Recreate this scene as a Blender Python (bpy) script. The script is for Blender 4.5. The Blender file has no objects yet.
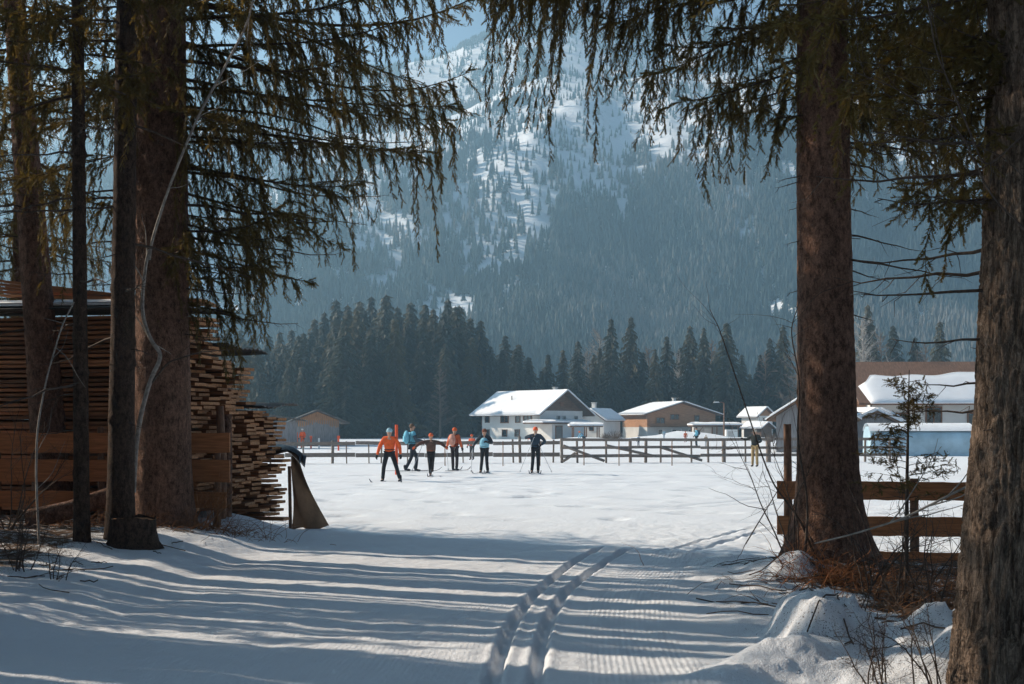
import bpy, bmesh, math, random
import numpy as np
from mathutils import Vector, Matrix, Euler
R = math.radians
rng = np.random.default_rng(11)
random.seed(5)
SC = bpy.context.scene
COL = SC.collection

# ------------------------------------------------------------------ camera, sky, sun, exposure
F = 1200.0; EYE = 1.75; HOR = 427.0
cam_d = bpy.data.cameras.new('camera'); cam = bpy.data.objects.new('camera', cam_d); COL.objects.link(cam)
cam.location = (0, 0, EYE); cam.rotation_euler = (R(90), 0, 0)
cam_d.sensor_width = 36.0; cam_d.lens = F / 1024 * 36.0; cam_d.shift_y = (HOR - 342.0) / 1024
cam_d.clip_start = 0.1; cam_d.clip_end = 9000
SC.camera = cam
SUN_EL = R(29); SUN_FRONT = R(22)          # the sun stands to the left, a little ahead of the camera
sd = Vector((-math.cos(SUN_FRONT) * math.cos(SUN_EL), math.sin(SUN_FRONT) * math.cos(SUN_EL), math.sin(SUN_EL)))
wd = bpy.data.worlds.new("World"); SC.world = wd; wd.use_nodes = True
nt = wd.node_tree; bg = nt.nodes['Background']
sky = nt.nodes.new('ShaderNodeTexSky'); sky.sky_type = 'NISHITA'; sky.sun_disc = False
sky.sun_elevation = SUN_EL; sky.sun_rotation = math.atan2(sd.x, sd.y)
sky.dust_density = 2.0; sky.ozone_density = 1.2; sky.altitude = 2000; sky.air_density = 0.8
nt.links.new(sky.outputs[0], bg.inputs[0]); bg.inputs[1].default_value = 0.05
sl = bpy.data.lights.new('sun', 'SUN'); sl.energy = 5.0; sl.angle = R(0.42); sl.color = (1.0, 0.86, 0.70)
so = bpy.data.objects.new('sun', sl); COL.objects.link(so); so.location = (-30, 10, 40)
so.rotation_euler = sd.to_track_quat('Z', 'Y').to_euler()
vs = SC.view_settings
vs.view_transform = 'Standard'; vs.look = 'None'; vs.gamma = 1.0; vs.use_curve_mapping = False
vs.exposure = 0.92
SC.render.engine = 'CYCLES'
cy = SC.cycles
cy.use_denoising = True
try: cy.denoiser = 'OPENIMAGEDENOISE'
except Exception: pass
cy.max_bounces = 6; cy.diffuse_bounces = 2; cy.glossy_bounces = 2; cy.transmission_bounces = 2
cy.volume_bounces = 1; cy.transparent_max_bounces = 8
cy.sample_clamp_indirect = 4.0

# ------------------------------------------------------------------ helpers
def W(px, py, Y): return Vector(((px - 512) / F * Y, Y, EYE - (py - HOR) / F * Y))

def tag(o, label=None, cat=None, group=None, kind=None):
    if label: o['label'] = label
    if cat: o['category'] = cat
    if group: o['group'] = group
    if kind: o['kind'] = kind
    return o

def empty(name, loc=(0, 0, 0), rz=0.0, label=None, cat=None, group=None):
    o = bpy.data.objects.new(name, None); COL.objects.link(o)
    o.location = loc; o.rotation_euler = (0, 0, rz); o.empty_display_size = 0.2
    return tag(o, label, cat, group)

class MB:
    """collects vertices and faces (numpy blocks), builds one mesh object"""
    def __init__(s): s.v = []; s.f = []; s.m = []; s.n = 0; s.sm = []
    def add(s, v, f, m=0, smooth=False):
        v = np.asarray(v, dtype=np.float32).reshape(-1, 3)
        if isinstance(f, np.ndarray): s.f.append(f + s.n); k = len(f)
        else:
            k = 0
            by = {}
            for q in f: by.setdefault(len(q), []).append(q)
            for q in by.values(): s.f.append(np.array(q) + s.n); k += len(q)
        s.m.append(np.full(k, m)); s.sm.append(np.full(k, smooth)); s.v.append(v); s.n += len(v)
        return s
    def box(s, c, d, m=0, rot=None, taper=None):
        x, y, z = d[0] / 2, d[1] / 2, d[2] / 2
        P = np.array([(-x,-y,-z),(x,-y,-z),(x,y,-z),(-x,y,-z),(-x,-y,z),(x,-y,z),(x,y,z),(-x,y,z)])
        if taper: P[4:, 0] *= taper; P[4:, 1] *= taper
        if rot is not None: P = P @ np.array(Euler(rot).to_matrix()).T
        return s.add(P + np.array(c), [(0,3,2,1),(4,5,6,7),(0,1,5,4),(1,2,6,5),(2,3,7,6),(3,0,4,7)], m)
    def prism(s, poly, ext, m=0):
        """poly: list of 3D points (planar), ext: extrusion vector"""
        n = len(poly); P = np.array(poly, dtype=float); Q = P + np.array(ext)
        fs = [tuple(range(n))[::-1], tuple(range(n, 2 * n))] + [(i, (i + 1) % n, n + (i + 1) % n, n + i) for i in range(n)]
        return s.add(np.vstack([P, Q]), fs, m)
    def tube(s, pts, rad, seg=6, m=0, cap=True, smooth=True):
        P = np.asarray([tuple(p) for p in pts], dtype=float); n = len(P)
        rad = np.broadcast_to(np.asarray(rad, dtype=float), (n,))
        T = np.gradient(P, axis=0); T /= np.linalg.norm(T, axis=1)[:, None] + 1e-9
        ref = np.array([0, 0, 1.0]) if abs(T[:, 2]).mean() < .8 else np.array([1.0, 0, 0])
        A = np.cross(T, ref); A /= np.linalg.norm(A, axis=1)[:, None] + 1e-9
        B = np.cross(T, A)
        a = np.arange(seg) * 2 * math.pi / seg
        V = P[:, None] + rad[:, None, None] * (A[:, None] * np.cos(a)[None, :, None] + B[:, None] * np.sin(a)[None, :, None])
        i = np.arange(n - 1)[:, None] * seg; j = np.arange(seg)[None]; k = (j + 1) % seg
        Fq = np.stack([i + j, i + k, i + seg + k, i + seg + j], -1).reshape(-1, 4)
        s.add(V.reshape(-1, 3), Fq, m, smooth)
        if cap:
            s.add(V[0], [tuple(range(seg))[::-1]], m); s.add(V[-1], [tuple(range(seg))], m)
        return s
    def ball(s, c, r, m=0, seg=12, ring=8):
        r = np.broadcast_to(np.asarray(r, dtype=float), (3,))
        V = []
        for i in range(ring + 1):
            t = math.pi * i / ring
            for j in range(seg):
                p = 2 * math.pi * j / seg
                V.append((math.sin(t) * math.cos(p) * r[0] + c[0], math.sin(t) * math.sin(p) * r[1] + c[1], math.cos(t) * r[2] + c[2]))
        i = np.arange(ring)[:, None] * seg; j = np.arange(seg)[None]; k = (j + 1) % seg
        Fq = np.stack([i + j, i + seg + j, i + seg + k, i + k], -1).reshape(-1, 4)
        return s.add(V, Fq, m, True)
    def build(s, name, mats, parent=None, label=None, cat=None, group=None, kind=None, attrs=None):
        if not isinstance(mats, (list, tuple)): mats = [mats]
        me = bpy.data.meshes.new(name)
        V = np.vstack(s.v).astype(np.float32)
        loops = np.concatenate([f.reshape(-1) for f in s.f]).astype(np.int32)
        tot = np.concatenate([np.full(len(f), f.shape[1]) for f in s.f]).astype(np.int32)
        st = np.concatenate([[0], np.cumsum(tot)[:-1]]).astype(np.int32)
        me.vertices.add(len(V)); me.vertices.foreach_set('co', V.ravel())
        me.loops.add(len(loops)); me.loops.foreach_set('vertex_index', loops)
        me.polygons.add(len(tot)); me.polygons.foreach_set('loop_start', st)
        me.polygons.foreach_set('material_index', np.concatenate(s.m).astype(np.int32))
        me.polygons.foreach_set('use_smooth', np.concatenate(s.sm).astype(bool))
        for q in mats: me.materials.append(q)
        me.update(calc_edges=True); me.validate()
        if attrs:
            for an, av in attrs.items():
                at = me.attributes.new(an, 'FLOAT', 'POINT'); at.data.foreach_set('value', np.asarray(av, dtype=np.float32))
        o = bpy.data.objects.new(name, me); COL.objects.link(o)
        if parent is not None: o.parent = parent; KIDS.setdefault(parent.name, []).append(o)
        return tag(o, label, cat, group, kind)

KIDS = {}
def copy_tree(o, parent=None):
    c = o.copy(); COL.objects.link(c); c.parent = parent
    for ch in KIDS.get(o.name, []): copy_tree(ch, c)
    return c

def ss(a, b, x):
    t = np.clip((np.asarray(x, dtype=float) - a) / (b - a), 0, 1); return t * t * (3 - 2 * t)

def _h(ix, iy, iz):
    n = (ix * 374761393 + iy * 668265263 + iz * 2147483647 // 7 * 13 + 1274126177) & 0xffffffff
    n = (n ^ (n >> 13)) * 1274126177 & 0xffffffff
    n = (n ^ (n >> 16)) * 2246822519 & 0xffffffff
    return ((n ^ (n >> 15)) & 0xffffff) / float(0xffffff)
def vn(x, y, z=0.0):
    """value noise 0..1"""
    x, y, z = np.broadcast_arrays(np.asarray(x, float), np.asarray(y, float), np.asarray(z, float))
    ix = np.floor(x).astype(np.int64); iy = np.floor(y).astype(np.int64); iz = np.floor(z).astype(np.int64)
    fx = x - ix; fy = y - iy; fz = z - iz
    fx = fx * fx * (3 - 2 * fx); fy = fy * fy * (3 - 2 * fy); fz = fz * fz * (3 - 2 * fz)
    r = 0
    for a in (0, 1):
        for b in (0, 1):
            for c in (0, 1):
                w = (fx if a else 1 - fx) * (fy if b else 1 - fy) * (fz if c else 1 - fz)
                r = r + w * _h(ix + a, iy + b, iz + c)
    return r
def fbm(x, y, z=0.0, o=4):
    r = 0; a = .5; t = 0
    for i in range(o):
        r = r + a * vn(np.asarray(x) * 2 ** i + 17 * i, np.asarray(y) * 2 ** i + 5 * i, np.asarray(z) * 2 ** i); t += a; a *= .5
    return r / t

# ------------------------------------------------------------------ materials
class NT:
    def __init__(s, name):
        s.m = bpy.data.materials.new(name); s.m.use_nodes = True; s.t = s.m.node_tree
        s.b = s.t.nodes['Principled BSDF']; s.out = s.t.nodes['Material Output']
    def n(s, typ, **k):
        q = s.t.nodes.new(typ)
        for a, b in k.items():
            if a.startswith('_'): setattr(q, a[1:], b)
            else: q.inputs[a.replace('_', ' ')].default_value = b
        return q
    def l(s, a, b): s.t.links.new(a, b)
    def coord(s, scale=(1, 1, 1), kind='Object'):
        tc = s.n('ShaderNodeTexCoord'); mp = s.n('ShaderNodeMapping'); mp.inputs['Scale'].default_value = scale
        s.l(tc.outputs[kind], mp.inputs[0]); return mp.outputs[0]
    def noise(s, co, scale, detail=4, rough=.6):
        q = s.n('ShaderNodeTexNoise', Scale=scale, Detail=detail, Roughness=rough); s.l(co, q.inputs['Vector']); return q.outputs['Fac']
    def ramp(s, fac, stops):
        q = s.n('ShaderNodeValToRGB'); r = q.color_ramp
        while len(r.elements) < len(stops): r.elements.new(.5)
        for e, (p, c) in zip(r.elements, stops):
            e.position = p; e.color = (c, c, c, 1) if isinstance(c, (int, float)) else (*c, 1)
        s.l(fac, q.inputs[0]); return q.outputs[0]
    def mix(s, fac, a, b, blend='MIX'):
        q = s.n('ShaderNodeMix', _data_type='RGBA', _blend_type=blend)
        for i, v in ((0, fac), (6, a), (7, b)):
            if hasattr(v, 'links') or hasattr(v, 'is_linked'): s.l(v, q.inputs[i])
            else: q.inputs[i].default_value = v if i == 0 else (*v, 1)
        return q.outputs[2]
    def math(s, op, a, b=0.0):
        q = s.n('ShaderNodeMath', _operation=op)
        for i, v in ((0, a), (1, b)):
            if isinstance(v, (int, float)): q.inputs[i].default_value = v
            else: s.l(v, q.inputs[i])
        return q.outputs[0]
    def bump(s, h, strength=.5, dist=.02):
        q = s.n('ShaderNodeBump', Strength=strength, Distance=dist); s.l(h, q.inputs['Height']); s.l(q.outputs[0], s.b.inputs['Normal']); return q
    def base(s, c):
        if hasattr(c, 'links') or hasattr(c, 'is_linked'): s.l(c, s.b.inputs['Base Color'])
        else: s.b.inputs['Base Color'].default_value = (*c, 1)
    def attr(s, name): q = s.n('ShaderNodeAttribute', _attribute_name=name); return q.outputs['Fac']
    def rand(s): return s.n('ShaderNodeObjectInfo').outputs['Random']

def simple(name, c, rough=.8, var=.25, scale=8, bump=0.0, dist=.01, stretch=(1, 1, 1), spec=.3, metal=0, objvar=0.0):
    q = NT(name); co = q.coord(stretch); nz = q.noise(co, scale)
    c = np.array(c)
    col = q.ramp(nz, [(.3, tuple(np.clip(c * (1 - var), 0, 1))), (.7, tuple(np.clip(c * (1 + var), 0, 1)))])
    if objvar: col = q.mix(1.0, col, q.ramp(q.rand(), [(0, 1 - objvar), (1, 1.0)]), 'MULTIPLY')
    q.base(col); q.b.inputs['Roughness'].default_value = rough; q.b.inputs['Specular IOR Level'].default_value = spec
    q.b.inputs['Metallic'].default_value = metal
    if bump: q.bump(nz, bump, dist)
    return q.m

def bark_mat(name, dark, light, vs=1.0, flake=14, moss=0.0, zst=.4, cr=1.0):
    q = NT(name); co = q.coord((1, 1, zst)); co2 = q.coord((1, 1, 1))
    v = q.n('ShaderNodeTexVoronoi', _feature='DISTANCE_TO_EDGE', Scale=flake * vs)
    wn = q.n('ShaderNodeTexNoise', Scale=5.0 * vs, Detail=3.0); q.l(co, wn.inputs['Vector'])
    wv = q.mix(.22, (0, 0, 0), wn.outputs['Color'])
    va = q.n('ShaderNodeVectorMath', _operation='ADD'); q.l(co, va.inputs[0]); q.l(wv, va.inputs[1]); q.l(va.outputs[0], v.inputs['Vector'])
    crack = q.ramp(v.outputs['Distance'], [(0.0, 0.0), (.18, 1.0)])
    n1 = q.ramp(q.noise(q.coord((1, 1, .5)), 3.2, 8, .75), [(.36, 0.0), (.64, 1.0)]); n2 = q.noise(co2, 60, 4, .7)
    col = q.mix(n1, dark, light)
    col = q.mix(q.ramp(n2, [(.35, 0.0), (.7, .7)]), col, tuple(np.array(light) * 1.35))
    dk = tuple(np.array(dark) * .35)
    col = q.mix(q.math('ADD', crack, 1 - cr), dk, col)
    if moss: col = q.mix(q.ramp(q.noise(co2, 3.5, 5, .7), [(.55, 0.0), (.68, moss)]), col, (.045, .06, .02))
    q.base(col); q.b.inputs['Roughness'].default_value = .92; q.b.inputs['Specular IOR Level'].default_value = .15
    n3 = q.noise(co, 20 * vs, 8, .85); fl = q.ramp(n3, [(.40, 0.0), (.56, 1.0)])
    col = q.mix(q.math('MULTIPLY', q.math('SUBTRACT', 1.0, fl), .85), col, dk); q.base(col)
    h = q.math('ADD', q.math('ADD', q.math('MULTIPLY', crack, .3), q.math('MULTIPLY', n2, .5)), q.math('MULTIPLY', n3, 1.2))
    q.bump(h, .9, .025)
    return q.m

def needle_mat(name, c1, c2, trans=.35, objvar=0.0):
    q = NT(name); co = q.coord((1, 1, 1)); nz = q.noise(co, 1.7, 3, .7)
    nz2 = q.noise(co, 25, 1)
    col = q.mix(q.math('ADD', q.math('MULTIPLY', nz, .6), q.math('MULTIPLY', nz2, .4)), c1, c2)
    if objvar: col = q.mix(1.0, col, q.ramp(q.rand(), [(0, (.65, .75, .85)), (.6, (1.1, 1.05, .9)), (1, (1.9, 1.45, .95))]), 'MULTIPLY')
    q.base(col); q.b.inputs['Roughness'].default_value = .6; q.b.inputs['Specular IOR Level'].default_value = .3
    tr = q.n('ShaderNodeBsdfTranslucent'); q.l(q.mix(1.0, col, (1.5, 1.25, .7), 'MULTIPLY'), tr.inputs[0])
    mx = q.n('ShaderNodeMixShader'); mx.inputs[0].default_value = trans
    q.l(q.b.outputs[0], mx.inputs[1]); q.l(tr.outputs[0], mx.inputs[2]); q.l(mx.outputs[0], q.out.inputs[0])
    return q.m

def snow_mat():
    q = NT('snow'); co = q.coord((1, 1, 1))
    n1 = q.noise(co, 9, 6, .65); n2 = q.noise(co, 90, 3, .7); n3 = q.noise(co, 1.1, 4, .6)
    base = q.mix(n3, (.74, .76, .80), (.84, .85, .86))
    # needles and bark crumbs blown on the snow, thicker under the trees
    v = q.n('ShaderNodeTexVoronoi', Scale=22.0, Randomness=1.0); q.l(q.coord((1, 2.2, 1)), v.inputs['Vector'])
    v2 = q.n('ShaderNodeTexVoronoi', Scale=70.0, Randomness=1.0); q.l(q.coord((1, 1.5, 1)), v2.inputs['Vector'])
    lit = q.attr('litter')
    sp = q.math('LESS_THAN', v.outputs['Distance'], q.math('MULTIPLY', q.math('ADD', lit, .06), q.math('MULTIPLY', n1, .75)))
    sp2 = q.math('LESS_THAN', v2.outputs['Distance'], q.math('MULTIPLY', q.math('ADD', lit, .05), q.math('MULTIPLY', n3, 1.2)))
    col = q.mix(q.math('MULTIPLY', q.math('MAXIMUM', sp, sp2), .85), base, (.07, .05, .035))
    full = q.ramp(q.math('ADD', lit, q.math('MULTIPLY', q.math('SUBTRACT', n1, .5), 1.1)), [(.62, 0.0), (.78, 1.0)])
    earth = q.mix(n2, (.035, .022, .014), (.17, .09, .045))
    col = q.mix(full, col, earth)
    q.base(col); q.b.inputs['Roughness'].default_value = .75; q.b.inputs['Specular IOR Level'].default_value = .2
    gr = q.attr('groom'); dist = q.attr('lane')
    wave = q.math('MULTIPLY', q.math('SINE', q.math('MULTIPLY', dist, 2 * math.pi / .04)), q.math('MULTIPLY', gr, .055))
    h = q.math('ADD', q.math('ADD', q.math('MULTIPLY', n1, .8), q.math('MULTIPLY', n2, .25)), wave)
    q.bump(h, .8, .04)
    return q.m

M = {}
M['snow'] = snow_mat()
M['bark_red'] = bark_mat('spruce_bark', (.095, .052, .036), (.34, .19, .13), 1.0, 34, 0, .5, .35)
M['bark_dark'] = bark_mat('dark_bark', (.06, .042, .032), (.14, .09, .065), 1.2, 50, .3, .5, .35)
M['bark_grey'] = bark_mat('ridged_bark', (.10, .068, .05), (.36, .26, .19), 1.0, 46, 0, .14, .55)
M['twig'] = simple('dead_twig', (.09, .065, .05), .9, .4, 30)
M['limb'] = simple('limb_bark', (.075, .05, .038), .9, .4, 25, .3)
M['pale_twig'] = simple('pale_bare_stem', (.33, .29, .25), .8, .4, 22)
M['needle'] = needle_mat('spruce_needles', (.045, .046, .017), (.21, .155, .06), .45)
M['needle_far'] = needle_mat('far_spruce_needles', (.020, .030, .020), (.075, .070, .042), .2, 1.0)
M['bracken'] = simple('dry_bracken', (.27, .12, .05), .9, .5, 20)
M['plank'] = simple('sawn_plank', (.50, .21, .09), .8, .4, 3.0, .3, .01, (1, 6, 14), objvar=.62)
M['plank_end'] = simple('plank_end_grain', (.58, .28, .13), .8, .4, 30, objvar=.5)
M['rail_wood'] = simple('orange_brown_board', (.42, .165, .065), .8, .35, 3, .3, .01, (1, 1, 14))  # orange raised to stand in for sunlight missing on the left boards
M['weathered'] = simple('weathered_fence_wood', (.24, .20, .17), .9, .3, 6, .3, .01, (1, 1, 5))
M['post_wood'] = simple('split_post_wood', (.22, .12, .075), .9, .5, 7, .4, .01, (4, 4, 1))
M['sheet'] = simple('old_metal_sheet', (.12, .11, .10), .6, .35, 5, .1, metal=.3)
M['tarp'] = simple('brown_tarp', (.24, .14, .08), .8, .3, 3, .5, .05, spec=.15)
M['black_plastic'] = simple('black_plastic', (.02, .022, .025), .35, .3, 6, .4, .03, spec=.6)

# ------------------------------------------------------------------ ground
trackL = [(486,700),(492,684),(501,652),(513,622.5),(529,599),(552,577),(576,561),(600,550)]
trackR = [(530,700),(536,684),(541,646),(549.5,617),(564,593),(588,573),(614,557),(636,548)]
def to_ground(pts, z=.25):
    out = []
    for px, py in pts:
        Y = (EYE - z) * F / (py - HOR); out.append(((px - 512) / F * Y, Y))
    return np.array(out)
gL = to_ground(trackL); gR = to_ground(trackR)
ext = np.array([(2.6, 17.5), (4.2, 20.5), (6.2, 24)])
gL = np.vstack([gL, ext + (-.1, .15)]); gR = np.vstack([gR, ext + (.16, -.1)])
def densify(P, n=140):
    t = np.concatenate([[0], np.cumsum(np.linalg.norm(np.diff(P, axis=0), axis=1))])
    u = np.linspace(0, t[-1], n)
    x = np.interp(u, t, P[:, 0]); y = np.interp(u, t, P[:, 1])
    k = np.ones(9) / 9
    xp = np.pad(x, 4, mode='edge'); yp = np.pad(y, 4, mode='edge')
    return np.stack([np.convolve(xp, k, 'valid'), np.convolve(yp, k, 'valid')], 1)
gL = densify(gL); gR = densify(gR)
def signed_dist(P, x, y):
    """signed lateral distance from polyline, evaluated at matching y (the tracks run mainly away from us)"""
    xi = np.interp(y, P[:, 1], P[:, 0]); dx = np.gradient(P[:, 0]) / (np.gradient(P[:, 1]) + 1e-6)
    s = np.interp(y, P[:, 1], dx)
    return (x - xi) / np.sqrt(1 + s * s)

CRX = np.array([-40, -9, -5.2, -3.1, -1, 1.6, 2.4, 3.2, 4.2, 8, 40]); CRY = np.array([20.5, 20.5, 19.0, 17.6, 16.2, 14.7, 14.2, 13.3, 12.9, 12.6, 12.6])
def ground_h(x, y):
    x = np.asarray(x, float); y = np.asarray(y, float)
    c = np.interp(x, CRX, CRY) + .25 * (vn(x * 1.3, 3.0) - .5)
    z = .25 * (1 - ss(-.2, 1.8, y - c))
    z = z + .03 * np.exp(-((y - c + .5) / .35) ** 2)                   # low lip along the crest
    lb = ss(-3.0, -4.6, x + .25 * (vn(y * .9, 7.) - .5) * 2) * ss(11, 14.5, y) * (1 - ss(18, 22.5, y))
    z = z + .20 * lb
    lb2 = ss(-3.1, -3.9, x + .35 * (y - 9.5) * -.15) * ss(8, 9.5, y) * (1 - ss(14, 16, y))
    z = z + .10 * lb2 * (.5 + fbm(x * 1.4, y * 1.4))
    near = (1 - ss(14, 26, y)) * ss(30, 12, np.abs(x))
    z = z + near * .05 * (fbm(x * .8, y * .8, 2.) - .5) + near * (.010 * (fbm(x * 11, y * 11, 14., 3) - .5) + .03 * (fbm(x * 3.5, y * 3.5, 4.) - .5)) * (1 + .5 * ss(-2.2, -3.6, x) + 2.5 * ss(1.3, 2.1, x))
    # right bank with roots and debris
    rb = ss(2.1, 3.0, x + (y - 12) * .12) * ss(6.5, 8.5, y) * (1 - ss(12.6, 14, y))
    z = z + rb * (-.02 + .16 * (fbm(x * 1.8, y * 1.8, 8.) - .3))
    z = z + .22 * np.exp(-(((x - 3.2) / .75) ** 2 + ((y - 12.2) / .7) ** 2))     # root mound
    # ploughed snow lumps along the right edge
    def lump(cx, cy, rx, ry, h, sharp=3.0, rot=0.0):
        a = (x - cx) * math.cos(rot) + (y - cy) * math.sin(rot); b = -(x - cx) * math.sin(rot) + (y - cy) * math.cos(rot)
        wob = 1 + .8 * (fbm(x * 4, y * 4, cx) - .5) + .35 * (fbm(x * 13, y * 13, cx) - .5)
        r = np.sqrt((a / rx) ** 2 + (b / ry) ** 2) * wob
        return h * np.exp(-r ** sharp) * (.7 + .5 * fbm(x * 5, y * 5, 3.3) + .28 * (fbm(x * 17, y * 17, 3.3) - .5))
    z = z + lump(2.12, 8.35, .31, .42, .34, 4.5) + lump(1.98, 7.7, .33, .4, .14, 2.5)
    z = z + lump(2.72, 8.1, .34, .32, .16, 3.0) + lump(3.02, 7.75, .36, .34, .22, 3.5) + lump(2.5, 7.2, .3, .3, .14, 2.5) + lump(3.25, 8.6, .2, .2, .2, 3)
    z = z + lump(1.62, 7.35, .34, .26, .17, 2.5) + lump(1.25, 7.0, .3, .2, .10, 2.5) + lump(2.45, 9.2, .25, .3, .12, 2.5) + lump(2.75, 11.7, .22, .2, .16, 3)
    # far field swells
    far = ss(24, 40, y)
    z = z + far * .10 * (fbm(x * .06, y * .06, 1.) - .5) * (1 - ss(90, 140, y)) + ss(21, 26, y) * .05 * (fbm(x * .9, y * .5, 6.) - .5) * (1 - ss(60, 90, y))
    for (sx, sy, rx, ry, h) in ((21.5, 150, 6, 3, 1.2), (9, 152, 4, 3, .5), (32, 158, 5, 3, .6), (-20, 140, 6, 3, .25)):
        z = z + h * np.exp(-(((x - sx) / rx) ** 2 + ((y - sy) / ry) ** 2)) * (.7 + .6 * fbm(x * .5, y * .5, 1.))
    return z
def track_cut(x, y):
    on = ss(6, 6.5, y) * (1 - ss(21, 23, y))
    z = 0
    for P in (gL, gR):
        d = signed_dist(P, x, y)
        z = z - .062 * (1 - ss(.026, .052, np.abs(d))) + .012 * np.exp(-((np.abs(d) - .075) / .025) ** 2)
    z = z * on
    # long lane of old tracks across the field
    for (x0, y0, x1, y1, w, dp) in ((3.0, 26, 6.8, 30, .10, .04), (3.5, 25.6, 7.3, 29.4, .10, .04), (-20, 42.0, 26, 44.5, .22, .10), (-20, 37.6, 26, 38.2, .15, .05), (1.5, 47, 30, 50, .25, .10), (-14, 33.5, 14, 33.0, .12, .035)):
        L = math.hypot(x1 - x0, y1 - y0); ux, uy = (x1 - x0) / L, (y1 - y0) / L
        a = (x - x0) * ux + (y - y0) * uy; b = -(x - x0) * uy + (y - y0) * ux + .25 * (vn(a * .4, y0) - .5)
        z = z - dp * np.exp(-(b / w) ** 2) * ss(-.5, .5, a) * (1 - ss(L - .5, L + .5, a)) * (.4 + vn(a * 1.1, y0 + 2))
    return z

def axis(segs):
    out = []
    for a, b, st in segs: out.append(np.arange(a, b, st))
    return np.concatenate(out)
g = np.cumsum(1.35 ** np.arange(24) * .6)
g = g[g < 3200]
xs = np.concatenate([-(12 + g)[::-1], np.arange(-12, -5, .12), np.arange(-5, -1.4, .05), np.arange(-1.4, 1.7, .024), np.arange(1.7, 4, .04), np.arange(4, 12, .12), 12 + g])
ys = np.concatenate([-(g[::-1]) + 2, np.arange(2.2, 6, .3), np.arange(6, 16, .035), np.arange(16, 24, .08), np.arange(24, 46, .12), np.arange(46, 60, .3), np.arange(60, 180, 3), 180 + np.cumsum(1.3 ** np.arange(13) * 4)])
GX, GY = np.meshgrid(xs, ys)
gz = ground_h(GX, GY) + track_cut(GX, GY)
def H(x, y):
    """ground height by lookup in the finished grid"""
    j = min(max(int(np.searchsorted(xs, x)) - 1, 0), len(xs) - 2); i = min(max(int(np.searchsorted(ys, y)) - 1, 0), len(ys) - 2)
    a = (x - xs[j]) / (xs[j + 1] - xs[j]); b_ = (y - ys[i]) / (ys[i + 1] - ys[i])
    return float((gz[i, j] * (1 - a) + gz[i, j + 1] * a) * (1 - b_) + (gz[i + 1, j] * (1 - a) + gz[i + 1, j + 1] * a) * b_)
# scattered footprints in the field
fx = rng.uniform(-12, 16, 420); fy = rng.uniform(22, 50, 420)
for a, b in zip(fx, fy):
    i0, i1 = np.searchsorted(ys, [b - .8, b + .8]); j0, j1 = np.searchsorted(xs, [a - .9, a + .9])
    sx, sy = GX[i0:i1, j0:j1] - a, GY[i0:i1, j0:j1] - b
    gz[i0:i1, j0:j1] += rng.uniform(-.13, .05) * np.exp(-((sx / rng.uniform(.2, .6)) ** 2 + (sy / rng.uniform(.15, .3)) ** 2))
lit = .76 * ss(-3.9, -5.2, GX + .5 * (fbm(GX, GY) - .5)) * ss(9, 12, GY) * (1 - ss(17.5, 20.5, GY))
lit = np.maximum(lit, .55 * ss(-2.9, -4.2, GX) * ss(13, 15, GY) * (1 - ss(17, 19, GY)))
lit = np.maximum(lit, .82 * ss(2.5, 3.05, GX + (GY - 12) * .10 + .6 * (fbm(GX * 1.5, GY * 1.5) - .5)) * ss(8.4, 9.2, GY) * (1 - ss(13.0, 13.6, GY)))
lit = np.maximum(lit, .34 * ss(.9, 2.2, GX) * (1 - ss(13.5, 14.6, GY)))
lit = np.maximum(lit, .05 * (1 - ss(16, 20, GY)))
lane = signed_dist(gR, GX, GY)
groom = (ss(.2, .35, lane) * (1 - ss(.9, 1.1, lane)) + .35 * (1 - ss(-.45, -.35, lane)) * ss(-4.5, -3.5, lane)) * (1 - ss(14, 16, GY)) * (.4 + .9 * fbm(GX * .9, GY * .9, 5.))
ny, nx = GX.shape
ii = (np.arange(ny - 1)[:, None] * nx + np.arange(nx - 1)[None]).reshape(-1)
gm = MB(); gm.add(np.stack([GX, GY, gz], -1).reshape(-1, 3), np.stack([ii, ii + 1, ii + nx + 1, ii + nx], -1), 0, True)
gm.build('ground', M['snow'], kind='structure', attrs={'litter': lit.ravel(), 'groom': groom.ravel(), 'lane': lane.ravel()})

# ------------------------------------------------------------------ mountain
def mount_h(x, y):
    x = np.asarray(x, float); y = np.asarray(y, float)
    yy = y - 60 * (fbm(x * .004, 3.0) - .5) * 2 - .02 * np.abs(x)
    benchz = 258 + 42 * ss(-150, 60, x) + 6 * np.sin(x * .013)
    z = np.interp(yy, [300, 420, 560, 700, 900, 1060], [-8, 3, 28, 74, 178, 250]); z = z + (benchz - 250) * ss(620, 1060, yy)
    t = ss(1030, 1075, yy)
    z = z + t * 0
    z = z + np.interp(yy, [1060, 1110, 1150], [0, 26, 32])
    back = ss(1120, 1400, yy) * (122 + 22 * fbm(x * .006, 9.)) * (1 - ss(1420, 1650, yy) * .7)
    z = z + back
    amp = ss(430, 620, yy) * (1 - .6 * ss(1000, 1060, yy))
    z = z + amp * (62 * (fbm(x * .011, y * .0035, 1.) - .5) + 16 * (fbm(x * .035, y * .012, 2.) - .5) + 6 * (fbm(x * .09, y * .06, 3., 3) - .5))
    return z
mx = np.arange(-1100, 1101, 6.0); my = np.concatenate([np.arange(300, 1480, 6.0), np.arange(1480, 2000, 30)])
MX, MY = np.meshgrid(mx, my); mz = mount_h(MX, MY); ny, nx = MX.shape
ii = (np.arange(ny - 1)[:, None] * nx + np.arange(nx - 1)[None]).reshape(-1)
mm = NT('mountain_snow')
co = mm.coord((1, 1, 1)); n1 = mm.noise(co, .035, 6, .65); n2 = mm.noise(co, .25, 4, .7)
geo = mm.n('ShaderNodeNewGeometry'); sep = mm.n('ShaderNodeSeparateXYZ'); mm.l(geo.outputs['Normal'], sep.inputs[0])
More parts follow.
